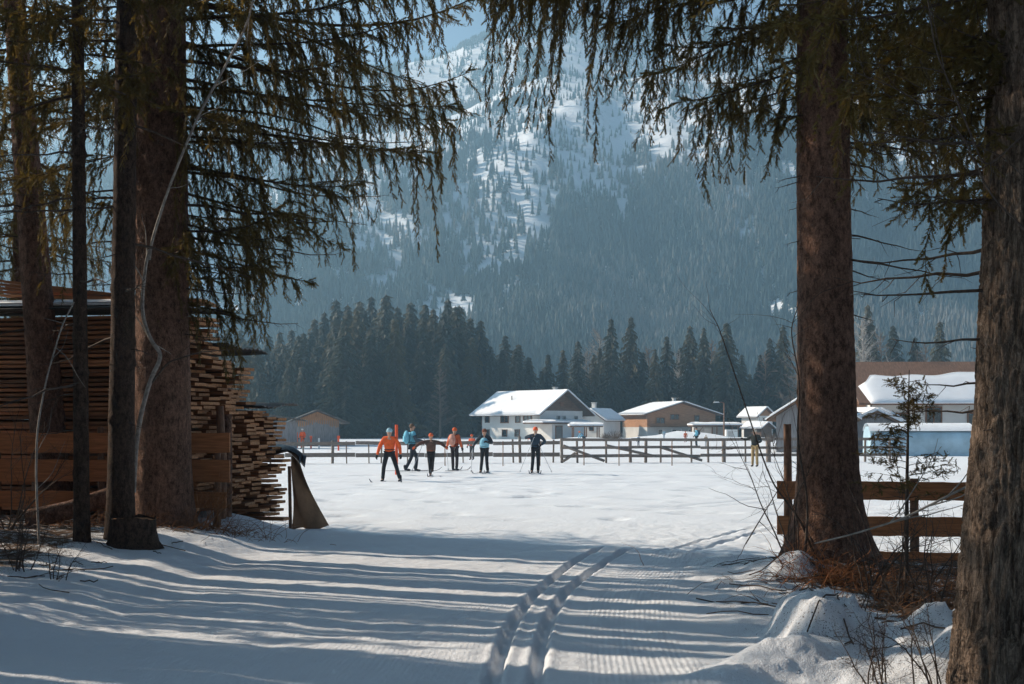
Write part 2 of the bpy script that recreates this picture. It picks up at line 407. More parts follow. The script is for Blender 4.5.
steep = mm.math('ADD', sep.outputs['Z'], mm.math('MULTIPLY', mm.math('SUBTRACT', n2, .5), .55))
c = mm.mix(mm.ramp(steep, [(.60, 0.0), (.68, 1.0)]), (.13, .12, .11), (.80, .82, .85))
mm.base(c); mm.b.inputs['Roughness'].default_value = .8; mm.b.inputs['Specular IOR Level'].default_value = .1
mm.bump(n2, .6, 1.5)
b = MB(); b.add(np.stack([MX, MY, mz], -1).reshape(-1, 3), np.stack([ii, ii + 1, ii + nx + 1, ii + nx], -1), 0, True)
b.build('mountain', mm.m, kind='structure')

# ---- trees of the mountain side: where they thin out, the snow shows
def far_tree_template(seed, layers=5, seg=5):
    r = np.random.default_rng(seed); V = []; Fc = []
    for k in range(layers):
        z0 = .10 + .80 * k / layers; z1 = min(1.0, z0 + .30); rr = .19 * (1 - k / (layers + .6)) ** .85
        b0 = len(V); V.append((0, 0, z1))
        for j in range(seg * 2):
            a = math.pi * j / seg + r.uniform(-.2, .2); q = rr * (r.uniform(.85, 1.2) if j % 2 == 0 else r.uniform(.35, .6))
            V.append((q * math.cos(a), q * math.sin(a), z0 - (.05 * r.random() if j % 2 == 0 else -.06)))
        for j in range(seg * 2): Fc.append((b0, b0 + 1 + j, b0 + 1 + (j + 1) % (seg * 2)))
    return np.array(V), np.array(Fc)
def scatter(temps, pos, scl, rot, wid=None, tone=None):
    VV = []; FF = []; TT = []; n = 0
    which = rng.integers(0, len(temps), len(pos))
    for t, (tv, tf) in enumerate(temps):
        m = which == t; p = pos[m]; s = scl[m]; a = rot[m]; w = s if wid is None else wid[m] * s
        x = (tv[None, :, 0] * np.cos(a)[:, None] - tv[None, :, 1] * np.sin(a)[:, None]) * w[:, None] + p[:, 0:1]
        y = (tv[None, :, 0] * np.sin(a)[:, None] + tv[None, :, 1] * np.cos(a)[:, None]) * w[:, None] + p[:, 1:2]
        z = tv[None, :, 2] * s[:, None] + p[:, 2:3]
        k = len(p); VV.append(np.stack([x, y, z], -1).reshape(-1, 3))
        FF.append((tf[None] + (np.arange(k) * len(tv))[:, None, None]).reshape(-1, 3) + n)
        if tone is not None: TT.append(np.repeat(tone[m], len(tv)))
        n += k * len(tv)
    return np.vstack(VV), np.vstack(FF), (np.concatenate(TT) if tone is not None else None)
N = 190000
ty = rng.uniform(425, 1440, N); tx = rng.uniform(-1, 1, N) * (ty * .47 + 30)
tz = mount_h(tx, ty)
ppx = 512 + tx / ty * F; ppy = HOR - (tz - EYE) / ty * F
dens = .62 + .9 * (fbm(tx * .02, ty * .008, 5.) - .5) + .5 * (fbm(tx * .07, ty * .03, 6., 3) - .5)
streak = fbm(tx * .045, ty * .006, 11.)
dens -= 1.0 * ss(.56, .68, streak) * (ppy < 330) * ss(640, 700, ty)
def hole(cx, cy, rx, ry, k): return k * np.exp(-(((ppx - cx) / rx) ** 2 + ((ppy - cy) / ry) ** 2) ** 2)
# clearings, avalanche chutes and the open alp, by where they lie on the slope
dens -= (hole(497, 240, 12, 60, .5) + hole(400, 175, 18, 70, .8) + hole(447, 200, 10, 60, .5) + hole(365, 230, 25, 70, .5)) * (.1 + 1.3 * ss(.45, .56, fbm(tx * .11, ty * .04, 41.)))
spk = fbm(tx * .06, ty * .03, 31., 5)
dens -= (.58 + .5 * fbm(tx * .15, ty * .1, 3.)) * ss(.50, .56, spk) * np.exp(-(((ppx - 600) / 130) ** 2 + ((ppy - 135) / 62) ** 2) ** 2)
dens -= hole(600, 120, 70, 40, .2) + hole(560, 110, 22, 34, .4) + hole(600, 178, 22, 34, .6) + hole(660, 110, 40, 60, .35) + hole(425, 90, 50, 20, .5) + hole(700, 140, 30, 50, .35)
dens += .75 * np.exp(-((ppy - 285) / 55) ** 2) * ss(480, 560, ppx) + .6 * np.exp(-((ppy - 210) / 32) ** 2) * ss(500, 560, ppx) * (ppx > 640)
dens += .35 * (ppy > 330)
yy = ty - 60 * (fbm(tx * .004, 3.0) - .5) * 2 - .02 * np.abs(tx)
dens -= 1.3 * ss(1045, 1064, yy) * (1 - ss(1118, 1136, yy)); dens += .25 * ss(1130, 1150, yy)
st2 = fbm(tx * .085, ty * .014, 51., 4)
dens -= .95 * ss(.50, .57, st2) * ss(560, 500, ppx) * ss(110, 150, ppy) * (1 - ss(300, 340, ppy))
dens -= .8 * ss(.60, .68, fbm(tx * .05, ty * .025, 61., 4))
keep = rng.random(N) < np.clip(dens, 0.09, 1)
P = np.stack([tx, ty, tz - .3], -1)[keep]
tone = np.clip(.50 + 1.7 * (fbm(P[:, 0] * .014, P[:, 1] * .010, 21.) - .5) + .5 * (rng.random(len(P)) - .5), 0, 1.3)
sc = rng.uniform(6, 13, len(P)) * (.8 + .5 * fbm(P[:, 0] * .02, P[:, 1] * .02, 77.)) * (1 - .36 * ss(850, 1000, P[:, 1]))
temps = [far_tree_template(i) for i in range(6)]
V, Fc, T = scatter(temps, P, sc, rng.uniform(0, 6.28, len(P)), rng.uniform(.8, 1.25, len(P)), tone)
print('mountain trees', len(P), 'tris', len(Fc))
q = NT('mountain_forest'); tn = q.attr('tone')
q.base(q.ramp(tn, [(.25, (.030, .052, .055)), (.6, (.065, .088, .082)), (.95, (.19, .18, .165))]))  # tree colours lifted towards blue grey to imitate brighter haze
q.b.inputs['Roughness'].default_value = .8; q.b.inputs['Specular IOR Level'].default_value = .1
b = MB(); b.add(V, Fc, 0, False)
b.build('mountain_forest', q.m, label='blue hazy conifer forest thinning into snow on the mountain side', cat='forest', kind='stuff', attrs={'tone': T})

# ------------------------------------------------------------------ haze
hz = MB(); hz.box((0, 850, 278), (2700, 2500, 560))
hm = bpy.data.materials.new('haze'); hm.use_nodes = True
for nd in list(hm.node_tree.nodes):
    if nd.type == 'BSDF_PRINCIPLED': hm.node_tree.nodes.remove(nd)
pv = hm.node_tree.nodes.new('ShaderNodeVolumePrincipled'); pv.inputs['Color'].default_value = (.47, .77, 1.0, 1)
pv.inputs['Density'].default_value = .00056; pv.inputs['Anisotropy'].default_value = .55
hm.node_tree.links.new(pv.outputs[0], hm.node_tree.nodes['Material Output'].inputs['Volume'])
hz.build('haze', hm, kind='stuff')

# ------------------------------------------------------------------ spruces standing near the camera
def twig_template(seed, n, wide, nl, flat=.6):
    """unit twig along +X: a thin stem and n needles as slim triangles"""
    r = np.random.default_rng(seed); V = [(0, -.012, 0), (0, .012, 0), (1, 0, 0)]; Fc = [(0, 1, 2)]
    for k in range(n):
        s = (k + r.random()) / n * .95 + .03; a = r.uniform(-.5, .5) + (0 if k % 2 else math.pi)
        if r.random() < .25: a = r.uniform(0, 6.28)
        d = np.array([.62, math.cos(a) * .8, math.sin(a) * .8 * flat]); d /= np.linalg.norm(d)
        L = nl * r.uniform(.75, 1.15) * (1 - .35 * s); w = np.array([1, -.3 * d[1], .5]) * wide
        w = w - d * (w @ d); w = w / np.linalg.norm(w) * wide / 2
        p = np.array([s, 0, 0]); b0 = len(V)
        V += [tuple(p - w), tuple(p + w), tuple(p + d * L)]; Fc.append((b0, b0 + 1, b0 + 2))
    return np.array(V), np.array(Fc)
TW_FINE = [twig_template(100 + i, 34, .072, .27, .85) for i in range(5)]
TW_COARSE = [twig_template(200 + i, 9, .11, .34) for i in range(4)]

class Crown:
    def __init__(s, seed):
        s.ts = 1.0; s.r = np.random.default_rng(seed); s.wood = MB(); s.tw = {0: [], 1: []}
    def twigs(s, p, t, length, kind=0): s.tw[kind].append(np.concatenate([p, t, length[:, None]], 1))
    def limb(s, start, az, L, rise=.0, sag=.35, tip=.25, hang=.55, lat=1.0, den=1.0, r0=None, bare=.12, kind=0, fan=1.0):
        r = s.r; n = 14; u = np.linspace(0, 1, n)
        dirh = np.array([math.cos(az), math.sin(az), 0]); side = np.array([-dirh[1], dirh[0], 0])
        w1, w2 = r.uniform(-.07, .07, 2)
        P = (np.array(start)[None] + dirh * (L * u)[:, None] + side * (L * (w1 * np.sin(u * 4) + w2 * u * u))[:, None]
             + np.array([0, 0, 1]) * (L * (rise * u - sag * u ** 1.6 + tip * u ** 3.2))[:, None])
        if r0 is None: r0 = .006 + .0065 * L
        s.wood.tube(P, r0 * (1 - .86 * u ** .8), 7 if r0 > .015 else 5)
        sp = (.085 if kind == 0 else .2) / den
        k = max(4, int(L * (1 - bare) / sp)); su = bare + (1 - bare) * (np.arange(k) + r.random(k)) / k
        su = su[su < 1]; k = len(su)
        A = np.stack([np.interp(su, u, P[:, i]) for i in range(3)], 1)
        sg = np.where(np.arange(k) % 2 == 0, 1, -1) * r.uniform(.4, 1.1, k)
        Ll = lat * np.minimum(1.0, L * .42) * (.30 + .75 * np.sin(np.pi * np.clip(su * .80 + .20, 0, 1)) ** .7) * r.uniform(.55, 1.2, k)
        D = dirh[None] * r.uniform(.5, .95, k)[:, None] + side[None] * (sg * .75 * fan)[:, None]
        D /= np.linalg.norm(D, axis=1)[:, None]
        pend = r.random(k) < .62                                      # strands that hang straight down, the rest are flat sprays
        Ll = np.where(pend, Ll * .42, Ll * .9) * np.exp(.3 * r.standard_normal(k))
        cl = .35 + 1.1 * ss(.3, .65, vn(su * L * 2.6, r.uniform(0, 99)))                # boughs carry their shoots in clumps
        Ll = Ll * np.sqrt(cl)
        hg = np.where(pend, 1.5, .3) * hang * r.uniform(.3, 1.5, k) * (1 - .3 * su) * cl
        m = 7; v = np.linspace(0, 1, m)
        Q = A[:, None] + D[:, None] * (Ll[:, None] * (v - .25 * v * v))[..., None]
        Q[..., 2] += -(hg[:, None] * v ** 1.5) + (.05 * r.standard_normal(k))[:, None] * v
        Q[..., :2] += .03 * r.standard_normal((k, m, 2)) * v[None, :, None]
        if kind == 0:
            for i in range(k): s.wood.tube(Q[i], .0035 * (1 - .7 * v) + .0006, 3, cap=False)
        seglen = np.linalg.norm(np.diff(Q, axis=1), axis=2).sum(1)
        tl = .10 * s.ts if kind == 0 else .26; step = (.022 if kind == 0 else .11)
        for i in range(k):
            nt_ = int(seglen[i] / step) + 2; vv = np.clip((np.arange(nt_) + r.random(nt_)) / nt_ * .95 + .05, 0, 1)
            p = np.stack([np.interp(vv, v, Q[i, :, j]) for j in range(3)], 1)
            tan = np.stack([np.interp(vv, v[:-1] + .5 / (m - 1), np.diff(Q[i, :, j])) for j in range(3)], 1)
            tan /= np.linalg.norm(tan, axis=1)[:, None] + 1e-9
            sd_ = np.cross(tan, r.standard_normal((nt_, 3)) * .35 + np.array([0, 0, 1.])); sd_ /= np.linalg.norm(sd_, axis=1)[:, None] + 1e-9
            q_ = r.uniform(.3, .9, nt_) * np.where(np.arange(nt_) % 2 == 0, 1, -1)
            t = tan + sd_ * q_[:, None] + np.array([0, 0, -.8 * hang]) * r.random(nt_)[:, None]
            t /= np.linalg.norm(t, axis=1)[:, None]
            s.twigs(p, t, tl * r.uniform(.7, 1.5, nt_) * (1 - .3 * vv), kind)
        nt_ = max(3, int(L / (.05 if kind == 0 else .2))); vv = bare + (1 - bare) * r.random(nt_)
        p = np.stack([np.interp(vv, u, P[:, j]) for j in range(3)], 1)
        t = dirh[None] * .8 + r.standard_normal((nt_, 3)) * .45; t /= np.linalg.norm(t, axis=1)[:, None]
        s.twigs(p, t, tl * r.uniform(.8, 1.4, nt_), kind)
        return P
    def build(s, name, mats, parent=None, **kw):
        out = MB()
        for kind, lst in s.tw.items():
            if not lst: continue
            T = np.vstack(lst); temps = TW_FINE if kind == 0 else TW_COARSE
            wh = s.r.integers(0, len(temps), len(T))
            for t, (tv, tf) in enumerate(temps):
                q = T[wh == t]
                if not len(q): continue
                X = q[:, 3:6]; up = s.r.standard_normal((len(q), 3)) * .5 + np.array([0, 0, 1.]); Y = np.cross(up, X); Y /= np.linalg.norm(Y, axis=1)[:, None] + 1e-9
                Z = np.cross(X, Y); sc = q[:, 6][:, None, None]
                Vv = q[:, None, :3] + sc * (tv[None, :, 0:1] * X[:, None] + tv[None, :, 1:2] * Y[:, None] + tv[None, :, 2:3] * Z[:, None])
                Ff = (tf[None] + (np.arange(len(q)) * len(tv))[:, None, None]).reshape(-1, 3)
                out.add(Vv.reshape(-1, 3), Ff, 1)
        for a, f, m_, sm in zip(s.wood.v, [None], [None], [None]): pass
        base = out.n
        out.v += s.wood.v; out.f += [f + base for f in s.wood.f]; out.m += s.wood.m; out.sm += s.wood.sm; out.n += s.wood.n
        return out.build(name, mats, parent, **kw)

def trunk_mesh(pts, rads, seg=40, step=.06, bark=.012, flare=.0, flare_h=.5, seed=0, ridged=False, knots=26):
    """bark surface as displaced rings; local coordinates"""
    P = np.array([tuple(p) for p in pts], float); r = np.random.default_rng(seed)
    zz = P[:, 2]; zlow = zz[0]; zs = np.concatenate([np.arange(zlow, min(zlow + 9, zz[-1]), step), np.arange(min(zlow + 9, zz[-1]), zz[-1] + .3, .5)])
    cx = np.interp(zs, zz, P[:, 0]); cy_ = np.interp(zs, zz, P[:, 1]); rr = np.interp(zs, zz, rads)
    a = np.arange(seg) * 2 * math.pi / seg
    ca, sa = np.cos(a), np.sin(a)
    hgt = (zs - zlow)[:, None]
    fl = flare * np.exp(-hgt / flare_h) * (.55 + .9 * fbm(ca[None] * 1.6 + seed, sa[None] * 1.6, 0.)) if flare else 0
    rad = rr[:, None] * (1 + fl)
    sx, sy = ca[None] * rr[:, None], sa[None] * rr[:, None]
    zg = zs[:, None] + 0 * sx
    if ridged:
        w = fbm(sx * 6, sy * 6, zg * 1.2 + seed, 3) * 2.2
        n = np.abs(vn(sx * 38 + w, sy * 38 + w, zg * 5 + seed) - .5) * 2
        n2 = np.abs(vn(sx * 60 - w, sy * 60 + w, zg * 22 + seed) - .5) * 2
        n = ss(0.03, .38, n) * (.55 + .45 * ss(0, .25, n2)) * (.6 + .8 * fbm(sx * 9, sy * 9, zg * 5, 2))
        n = n + .40 * fbm(sx * 90, sy * 90, zg * 60, 2)
    else:
        n = fbm(sx * 28 + seed, sy * 28, zg * 12, 3) * 1.2 + .6 * fbm(sx * 5, sy * 5, zg * 1.5, 2)
    rad = rad + bark * (n - .6)
    for k in range(knots):
        ka, kz = r.uniform(0, 6.28), r.uniform(zlow + .5, min(zlow + 8, zz[-1]))
        da = (a[None] - ka + math.pi) % (2 * math.pi) - math.pi
        rad = rad + .022 * np.exp(-((da * rr[:, None] / .04) ** 2 + ((zg - kz) / .035) ** 2))
    V = np.stack([cx[:, None] + ca * rad, cy_[:, None] + sa * rad, zg], -1).reshape(-1, 3)
    n_ = len(zs); i = np.arange(n_ - 1)[:, None] * seg; j = np.arange(seg)[None]; k = (j + 1) % seg
    b = MB(); b.add(V, np.stack([i + j, i + k, i + seg + k, i + seg + j], -1).reshape(-1, 4), 0, True)
    b.add(V.reshape(n_, seg, 3)[-1], [tuple(range(seg))], 0)
    def centre(z): return np.array([np.interp(z, zz, P[:, 0]), np.interp(z, zz, P[:, 1]), z]), float(np.interp(z, zz, rads))
    return b, centre

def dead_stub(root, centre, z, az, L, seed, droop=.2, mat=None):
    r = np.random.default_rng(seed); c, rad = centre(z); n = 7; u = np.linspace(0, 1, n)
    d = np.array([math.cos(az), math.sin(az), 0]); s_ = np.array([-d[1], d[0], 0])
    P = c + d * (rad * .8 + L * u)[:, None] + np.array([0, 0, 1]) * (-droop * L * u ** 1.5 + .12 * L * u ** 3)[:, None] + s_ * (r.uniform(-.15, .15) * L * u ** 2)[:, None]
    P[1:-1] += r.standard_normal((n - 2, 3)) * .012 * L
    b = MB(); r0 = .006 + .0075 * min(L, 2.0); b.tube(P, r0 * (1 - .8 * u), 6)
    for k in range(int(L * 7)):
        t = r.uniform(.25, 1); p = np.array([np.interp(t, u, P[:, j]) for j in range(3)]); l = r.uniform(.08, .34) * min(1, L) ; dd = d * r.uniform(.2, .9) + s_ * r.choice([-1, 1]) * r.uniform(.5, 1) + np.array([0, 0, r.uniform(-.6, .25)])
        q = [p, p + dd * l * .5 + r.standard_normal(3) * .02, p + dd * l + np.array([0, 0, -.06 * r.random()])]
        b.tube(q, [.0035, .0025, .001], 3, cap=False)
    b.build('branch', mat or M['twig'], root)

GT = 'spruce trunks framing the view'
def near_tree(name, loc, pts, rads, label, mat, group=GT, **kw):
    root = empty(name, loc, 0, label, 'tree', group)
    b, centre = trunk_mesh(pts, rads, **kw); b.build('trunk', mat, root)
    return root, centre

def tl(base, top, n=6, H_=14, bow=0.0):
    """trunk centreline from base (world) through a second point (world), given relative to the base"""
    d = (top - base); zs = np.linspace(0, H_, n)
    return [(d.x / d.z * z + bow * math.sin(z / H_ * 6), d.y / d.z * z, z) for z in zs]

TREES = []
# T5: red brown spruce right of the opening
b5 = W(829, 572, 12.3); b5.z = H(b5.x, b5.y) - .08
t5, c5 = near_tree('spruce_tree', b5, [(0, 0, 0), (-.02, 0, 1.5), (-.06, 0, 4), (-.08, 0, 7), (-.1, 0, 16)], [.30, .285, .262, .235, .13],
                   'red brown spruce rising from the broken snow bank in front of the plank fence', M['bark_red'], seg=64, step=.03, bark=.016, flare=.75, flare_h=.38, seed=3)
cr = Crown(31)
L5 = [  # z above the root, azimuth (deg; 180 = towards the left of the photo), length
 (4.75,170,.95),(4.55,215,1.0),(4.9,150,1.25),(4.7,20,1.2),(4.95,330,1.1),(5.0,195,1.5),(5.1,250,1.3),(5.2,5,1.6),(5.15,60,1.5),(5.25,130,1.6),
 (5.45,180,1.75),(5.4,215,1.6),(5.55,345,1.8),(5.5,285,1.4),(5.6,160,1.9),(5.65,25,2.0),(5.75,200,2.0),(5.8,100,1.6),(5.95,178,2.3),(5.9,310,1.7),(6.05,10,2.3),
 (6.15,220,2.2),(6.2,150,2.4),(6.35,182,2.7),(6.4,340,2.2),(6.5,265,1.9),(6.6,20,2.4),(6.9,190,3.1),(6.85,169,3.0),(7.2,176,3.3),(7.1,205,2.9),(7.3,0,2.6),(7.5,230,2.7),
 (6.55,172,3.6),(6.75,184,4.0),(6.95,165,4.1),(7.1,178,4.4),(6.4,192,3.2),(6.7,158,3.4)]
for z, az, L in L5:
    c, r_ = c5(z); cr.limb(c, R(az), L * rng.uniform(.85, 1.1), rise=rng.uniform(0, .12), sag=rng.uniform(.3, .6), tip=rng.uniform(.15, .4), hang=.46 + .10 * (L > 2.4) + .2 * (L > 3.1), lat=.9, r0=.006 + .0075 * L)
for i in range(10):
    z = 4.25 + .13 * i; c, r_ = c5(z); cr.limb(c, R(rng.uniform(-60, 75)), rng.uniform(.9, 2.1), rise=rng.uniform(0, .2), sag=rng.uniform(.3, .6), hang=.42, lat=.9)
for i in range(26):
    z = 7.8 + i * .32; c, r_ = c5(z); cr.limb(c, rng.uniform(0, 6.28), 2.7 - i * .07, hang=.8, kind=1)
cr.build('crown', [M['limb'], M['needle']], t5)
for i, (z, az, L) in enumerate([(3.25, 190, .22), (2.95, 5, .5), (3.3, 350, .75), (3.6, 10, .4), (2.75, 178, .16), (3.85, 185, .3), (2.1, 200, .12), (3.05, 330, 1.1), (3.6, 175, .15), (4.2, 345, .8), (4.1, 20, 1.0), (2.5, 0, .3), (3.9, 200, .35)]):
    dead_stub(t5, c5, z, R(az), L, 40 + i, .35)

# T6: thick trunk at the right edge
b6 = Vector(((1027 - 512) / F * 6.75, 6.75, 0)); b6.z = H(b6.x, b6.y) - .35
t6, c6 = near_tree('spruce_tree', b6, [(0, 0, 0), (.03, .02, 1.0), (.08, 0, 2.2), (.10, 0, 4), (.10, 0, 14)], [.40, .365, .325, .285, .14],
                   'thick old spruce with deeply ridged bark at the right edge of the view', M['bark_grey'], seg=240, step=.012, bark=.026, flare=.22, flare_h=.5, seed=9, ridged=True, knots=8)
cr = Crown(33)
for z, az, L in [(3.75,185,.9),(3.9,165,1.1),(4.1,150,1.2),(3.95,205,1.0),(4.3,180,1.4),(4.35,130,1.3),(4.5,100,1.4),(4.6,160,1.5),(4.7,195,1.3),(4.9,140,1.6),(5.0,175,1.6),(5.2,120,1.7),(5.3,160,1.8)]:
    c, r_ = c6(z); cr.limb(c, R(az), L, sag=.35, hang=.3, lat=.8, den=.8)
for i in range(10):
    z = 3.15 + .11 * i; c, r_ = c6(z); cr.limb(c, R(rng.uniform(120, 215)), rng.uniform(.6, 1.3) * (1 if i > 4 else .7), rise=rng.uniform(-.05, .2), sag=rng.uniform(.2, .5), hang=.28, lat=.7, den=.8)
for i in range(20):
    z = 5.6 + i * .38; c, r_ = c6(z); cr.limb(c, rng.uniform(0, 6.28), 2.5 - i * .06, hang=.7, kind=1)
cr.build('crown', [M['limb'], M['needle']], t6)
for i, (z, az, L) in enumerate([(2.35, 172, .55), (2.62, 180, .8), (2.75, 150, .9), (3.1, 190, .75), (3.3, 165, 1.0), (3.5, 175, .8), (2.1, 160, .4), (2.9, 130, .9), (3.42, 200, .9), (1.95, 140, .5)]):
    dead_stub(t6, c6, z, R(az), L, 70 + i, .12)

# T4: the big spruce on the left
b4 = W(163, 527, 15.8); b4.z = H(b4.x, b4.y) - .08
t4, c4 = near_tree('spruce_tree', b4, [(0, 0, 0), (.0, 0, 2), (-.02, 0, 5), (-.03, 0, 8), (-.05, 0, 18)], [.36, .345, .325, .295, .15],
                   'broad brown spruce, thickest of the trunks before the lumber stack', M['bark_red'], seg=64, step=.035, bark=.016, flare=.3, flare_h=.4, seed=5)
cr = Crown(35)
L4 = [(3.0,10,1.4),(3.15,340,1.5),(3.35,20,1.7),(3.5,350,2.0),(3.65,300,1.6),(3.75,15,2.2),(3.95,335,2.2),(4.1,0,2.5),(4.2,40,2.2),(4.35,345,2.6),(4.5,15,2.7),(4.55,320,2.0),
      (4.8,355,3.2),(4.95,30,2.9),(5.1,340,3.0),(5.3,5,3.5),(5.5,320,2.6),(5.6,25,3.4),(5.85,352,3.9),(6.0,12,3.8),(6.2,335,3.4),(6.35,0,4.2),(6.5,20,4.0),(6.7,350,4.4),(6.8,330,3.6),(7.0,8,4.6),(7.1,30,4.2),(7.3,345,4.5),(7.5,0,4.9),(7.6,15,4.6),
      (4.4,170,2.0),(5.0,200,2.2),(5.5,160,2.4),(6.0,190,2.6),(6.5,220,2.4),(5.2,90,2.2),(6.2,110,2.4),(5.8,255,1.6),(6.9,250,2.2)]
for z, az, L in [q for i, q in enumerate(L4) if not (295 < q[1] < 347 and i % 2)]:
    c, r_ = c4(z); cr.limb(c, R(az + rng.uniform(-14, 14)), L * rng.uniform(.75, 1.1), rise=rng.uniform(-.02, .14), sag=rng.uniform(.2, .6) if L < 3 else rng.uniform(.22, .42), tip=rng.uniform(.1, .4), hang=.58 + .12 * L / 4, lat=1.0, bare=rng.uniform(.04, .16), den=1.0, r0=(.006 + .006 * L) * rng.uniform(.7, 1.35))
for i in range(28):
    z = 8 + i * .36; c, r_ = c4(z); cr.limb(c, rng.uniform(0, 6.28), 3.6 - i * .09, hang=.9, kind=1)
cr.build('crown', [M['limb'], M['needle']], t4)
for i, (z, az, L) in enumerate([(2.9, 5, 1.5), (3.2, 350, 1.1), (3.9, 8, 2.0), (4.3, 355, 2.4), (4.75, 12, 2.6), (5.2, 350, 2.2), (3.5, 20, .9), (2.6, 340, .7), (3.3, 180, .9), (3.9, 170, 1.3), (4.5, 190, 1.5), (5.6, 3, 3.2)]):
    dead_stub(t4, c4, z, R(az), L, 90 + i, .22)

rk = np.random.default_rng(12)
for root, cc, lo, hi, fa in ((t5, c5, .6, 4.6, 270), (t4, c4, .6, 5.2, 280), (t6, c6, .6, 3.2, 215)):
    for i in range(20):     # short broken stubs
        dead_stub(root, cc, rk.uniform(lo, hi), R(fa + rk.uniform(-95, 95)), rk.uniform(.04, .16), 2000 + i, rk.uniform(-.1, .3))
# T3, T2, T1: slimmer trunks in front of the stack
b3 = W(120, 556, 13.5); b3.z = H(b3.x, b3.y) - .1
t3, c3 = near_tree('spruce_tree', b3, tl(b3, W(127, 0, 13.5)), [.15, .125, .112, .10, .09, .06], 'straight dark spruce trunk beside the cut stump', M['bark_dark'], seg=40, step=.04, bark=.012, flare=.25, flare_h=.3, seed=6)
b2 = W(82, 558, 13.2); b2.z = H(b2.x, b2.y) - .1
t2, c2 = near_tree('spruce_tree', b2, tl(b2, W(78, 60, 13.2), H_=9), [.085, .078, .07, .062, .05, .03], 'slender pole-thin spruce, slimmest of the trunks', M['bark_dark'], seg=28, step=.05, bark=.008, flare=.2, flare_h=.2, seed=7)
b1 = W(56, 520, 17.2); b1.z = H(b1.x, b1.y) - .1
t1, c1 = near_tree('spruce_tree', b1, tl(b1, W(14, 0, 17.2)), [.27, .215, .17, .125, .10, .06], 'spruce leaning to the left with fallen log at its foot', M['bark_red'], seg=48, step=.045, bark=.014, flare=.3, flare_h=.4, seed=8)
for root, cc, seed, zr in ((t3, c3, 41, (5.0, 9)), (t2, c2, 42, (5.0, 8)), (t1, c1, 43, (4.8, 10))):
    cr = Crown(seed); r = np.random.default_rng(seed); z = zr[0]
    while z < zr[1]:
        c, r_ = cc(z); L = r.uniform(1.2, 2.3)
        cr.limb(c, r.uniform(0, 6.28), L, hang=.4, lat=.75, den=.7, kind=0 if z < 6.6 else 1); z += .22
    cr.build('crown', [M['limb'], M['needle']], root)
    for i in range(12):
        dead_stub(root, cc, r.uniform(1.2, 5.2), r.uniform(0, 6.28), r.uniform(.3, 1.5), 300 + seed * 20 + i, r.uniform(.1, .4))

# trees behind and beside the lumber stack: two source trees, copied
def grove_tree(seed, Ht, r0, low, label, name='spruce_tree', den=.62):
    root = empty(name, (0, 0, 0), 0, label, 'tree', 'spruces standing behind the lumber stack')
    b, cc = trunk_mesh([(0, 0, 0), (.1, 0, Ht * .5), (.05, 0, Ht)], [r0, r0 * .7, .03], seg=24, step=.12, bark=.014, flare=.3, flare_h=.4, seed=seed, knots=10)
    b.build('trunk', M['bark_red'], root); cr = Crown(seed); r = np.random.default_rng(seed); z = low
    while z < Ht - .6:
        c, _ = cc(z); L = min(3.0, (Ht - z) * .42) * r.uniform(.7, 1.1)
        cr.limb(c, r.uniform(0, 6.28), L, hang=.6, lat=.9, den=den, kind=0 if z < 8.5 else 1, sag=.4); z += .19 if z < 8.5 else .3
    cr.build('crown', [M['limb'], M['needle']], root)
    return root
ga = grove_tree(61, 17, .22, 4.8, 'tall spruce with low hanging boughs behind the lumber stack')
gb = grove_tree(62, 14, .17, 3.6, 'bushy spruce with sunlit boughs behind the lumber stack')
for k, (src, x, y, s, rz, lb) in enumerate([(ga, -10.2, 20.5, .95, 0, None), (gb, -8.9, 21.5, .78, 1.0, None),
        (ga, -12.6, 20.2, 1.0, 2.2, 'spruce at the left edge behind the long covered plank stack'), (gb, -11.6, 22.2, .85, 3.0, 'farther spruce seen between the two left trunks'),
        (ga, -14.6, 23.0, 1.0, 4.1, 'far spruce half hidden by its neighbours at the left edge'), (gb, -13.4, 22.0, .9, 5.2, 'spruce glimpsed left of the leaning trunk')]):
    o = src if lb is None else copy_tree(src)
    o.location = (x, y, H(x, y) - .1); o.scale = (s, s, s); o.rotation_euler = (0, 0, rz)
    if lb: o['label'] = lb

# the wood on the left, outside the picture, that throws the striped shade on the piste
def shade_tree(seed, Ht, low, r0):
    root = empty('spruce_tree', (0, 0, 0), 0, 'tall spruce of the wood left of the piste', 'tree', 'spruces of the wood left of the piste')
    b, cc = trunk_mesh([(0, 0, 0), (0, 0, Ht * .5), (0, 0, Ht)], [r0, r0 * .75, .03], seg=16, step=.4, bark=.01, seed=seed, knots=0)
    b.build('trunk', M['bark_dark'], root); cr = Crown(seed); r = np.random.default_rng(seed); z = low
    while z < Ht - .5:
        c, _ = cc(z); L = min(2.6, (Ht - z) * .4) * r.uniform(.6, 1.1); cr.limb(c, r.uniform(0, 6.28), L * .75, hang=.8, kind=1, den=.7); z += .34
    cr.build('crown', [M['limb'], M['needle']], root); return root
sa = shade_tree(81, 19, 8.6, .19); sb = shade_tree(82, 16, 7.6, .14)
r = np.random.default_rng(91); spots = []
for k in range(1500):
    x, y = r.uniform(-18.5, -6.7), r.uniform(4, 26)
    # keep the wedge that the camera sees free, and the field beyond the crest in the sun
    if x / y > -.47 - .9 / y: continue
    if y > 15.2 + .40 * (2 - x) - 1.2: continue
    ysh = y - .40 * (-4.5 - x)
    if 7.7 < ysh < 17.5: continue         # the wood is thin here: the sun reaches trunks and lumber
    if abs(y - (6.9 + .40 * (2.8 - x))) < 1.1: continue        # a gap through which the sun reaches the thick trunk
    if all((x - a) ** 2 + (y - b) ** 2 > 1.5 for a, b in spots): spots.append((x, y))
    if len(spots) >= 74: break
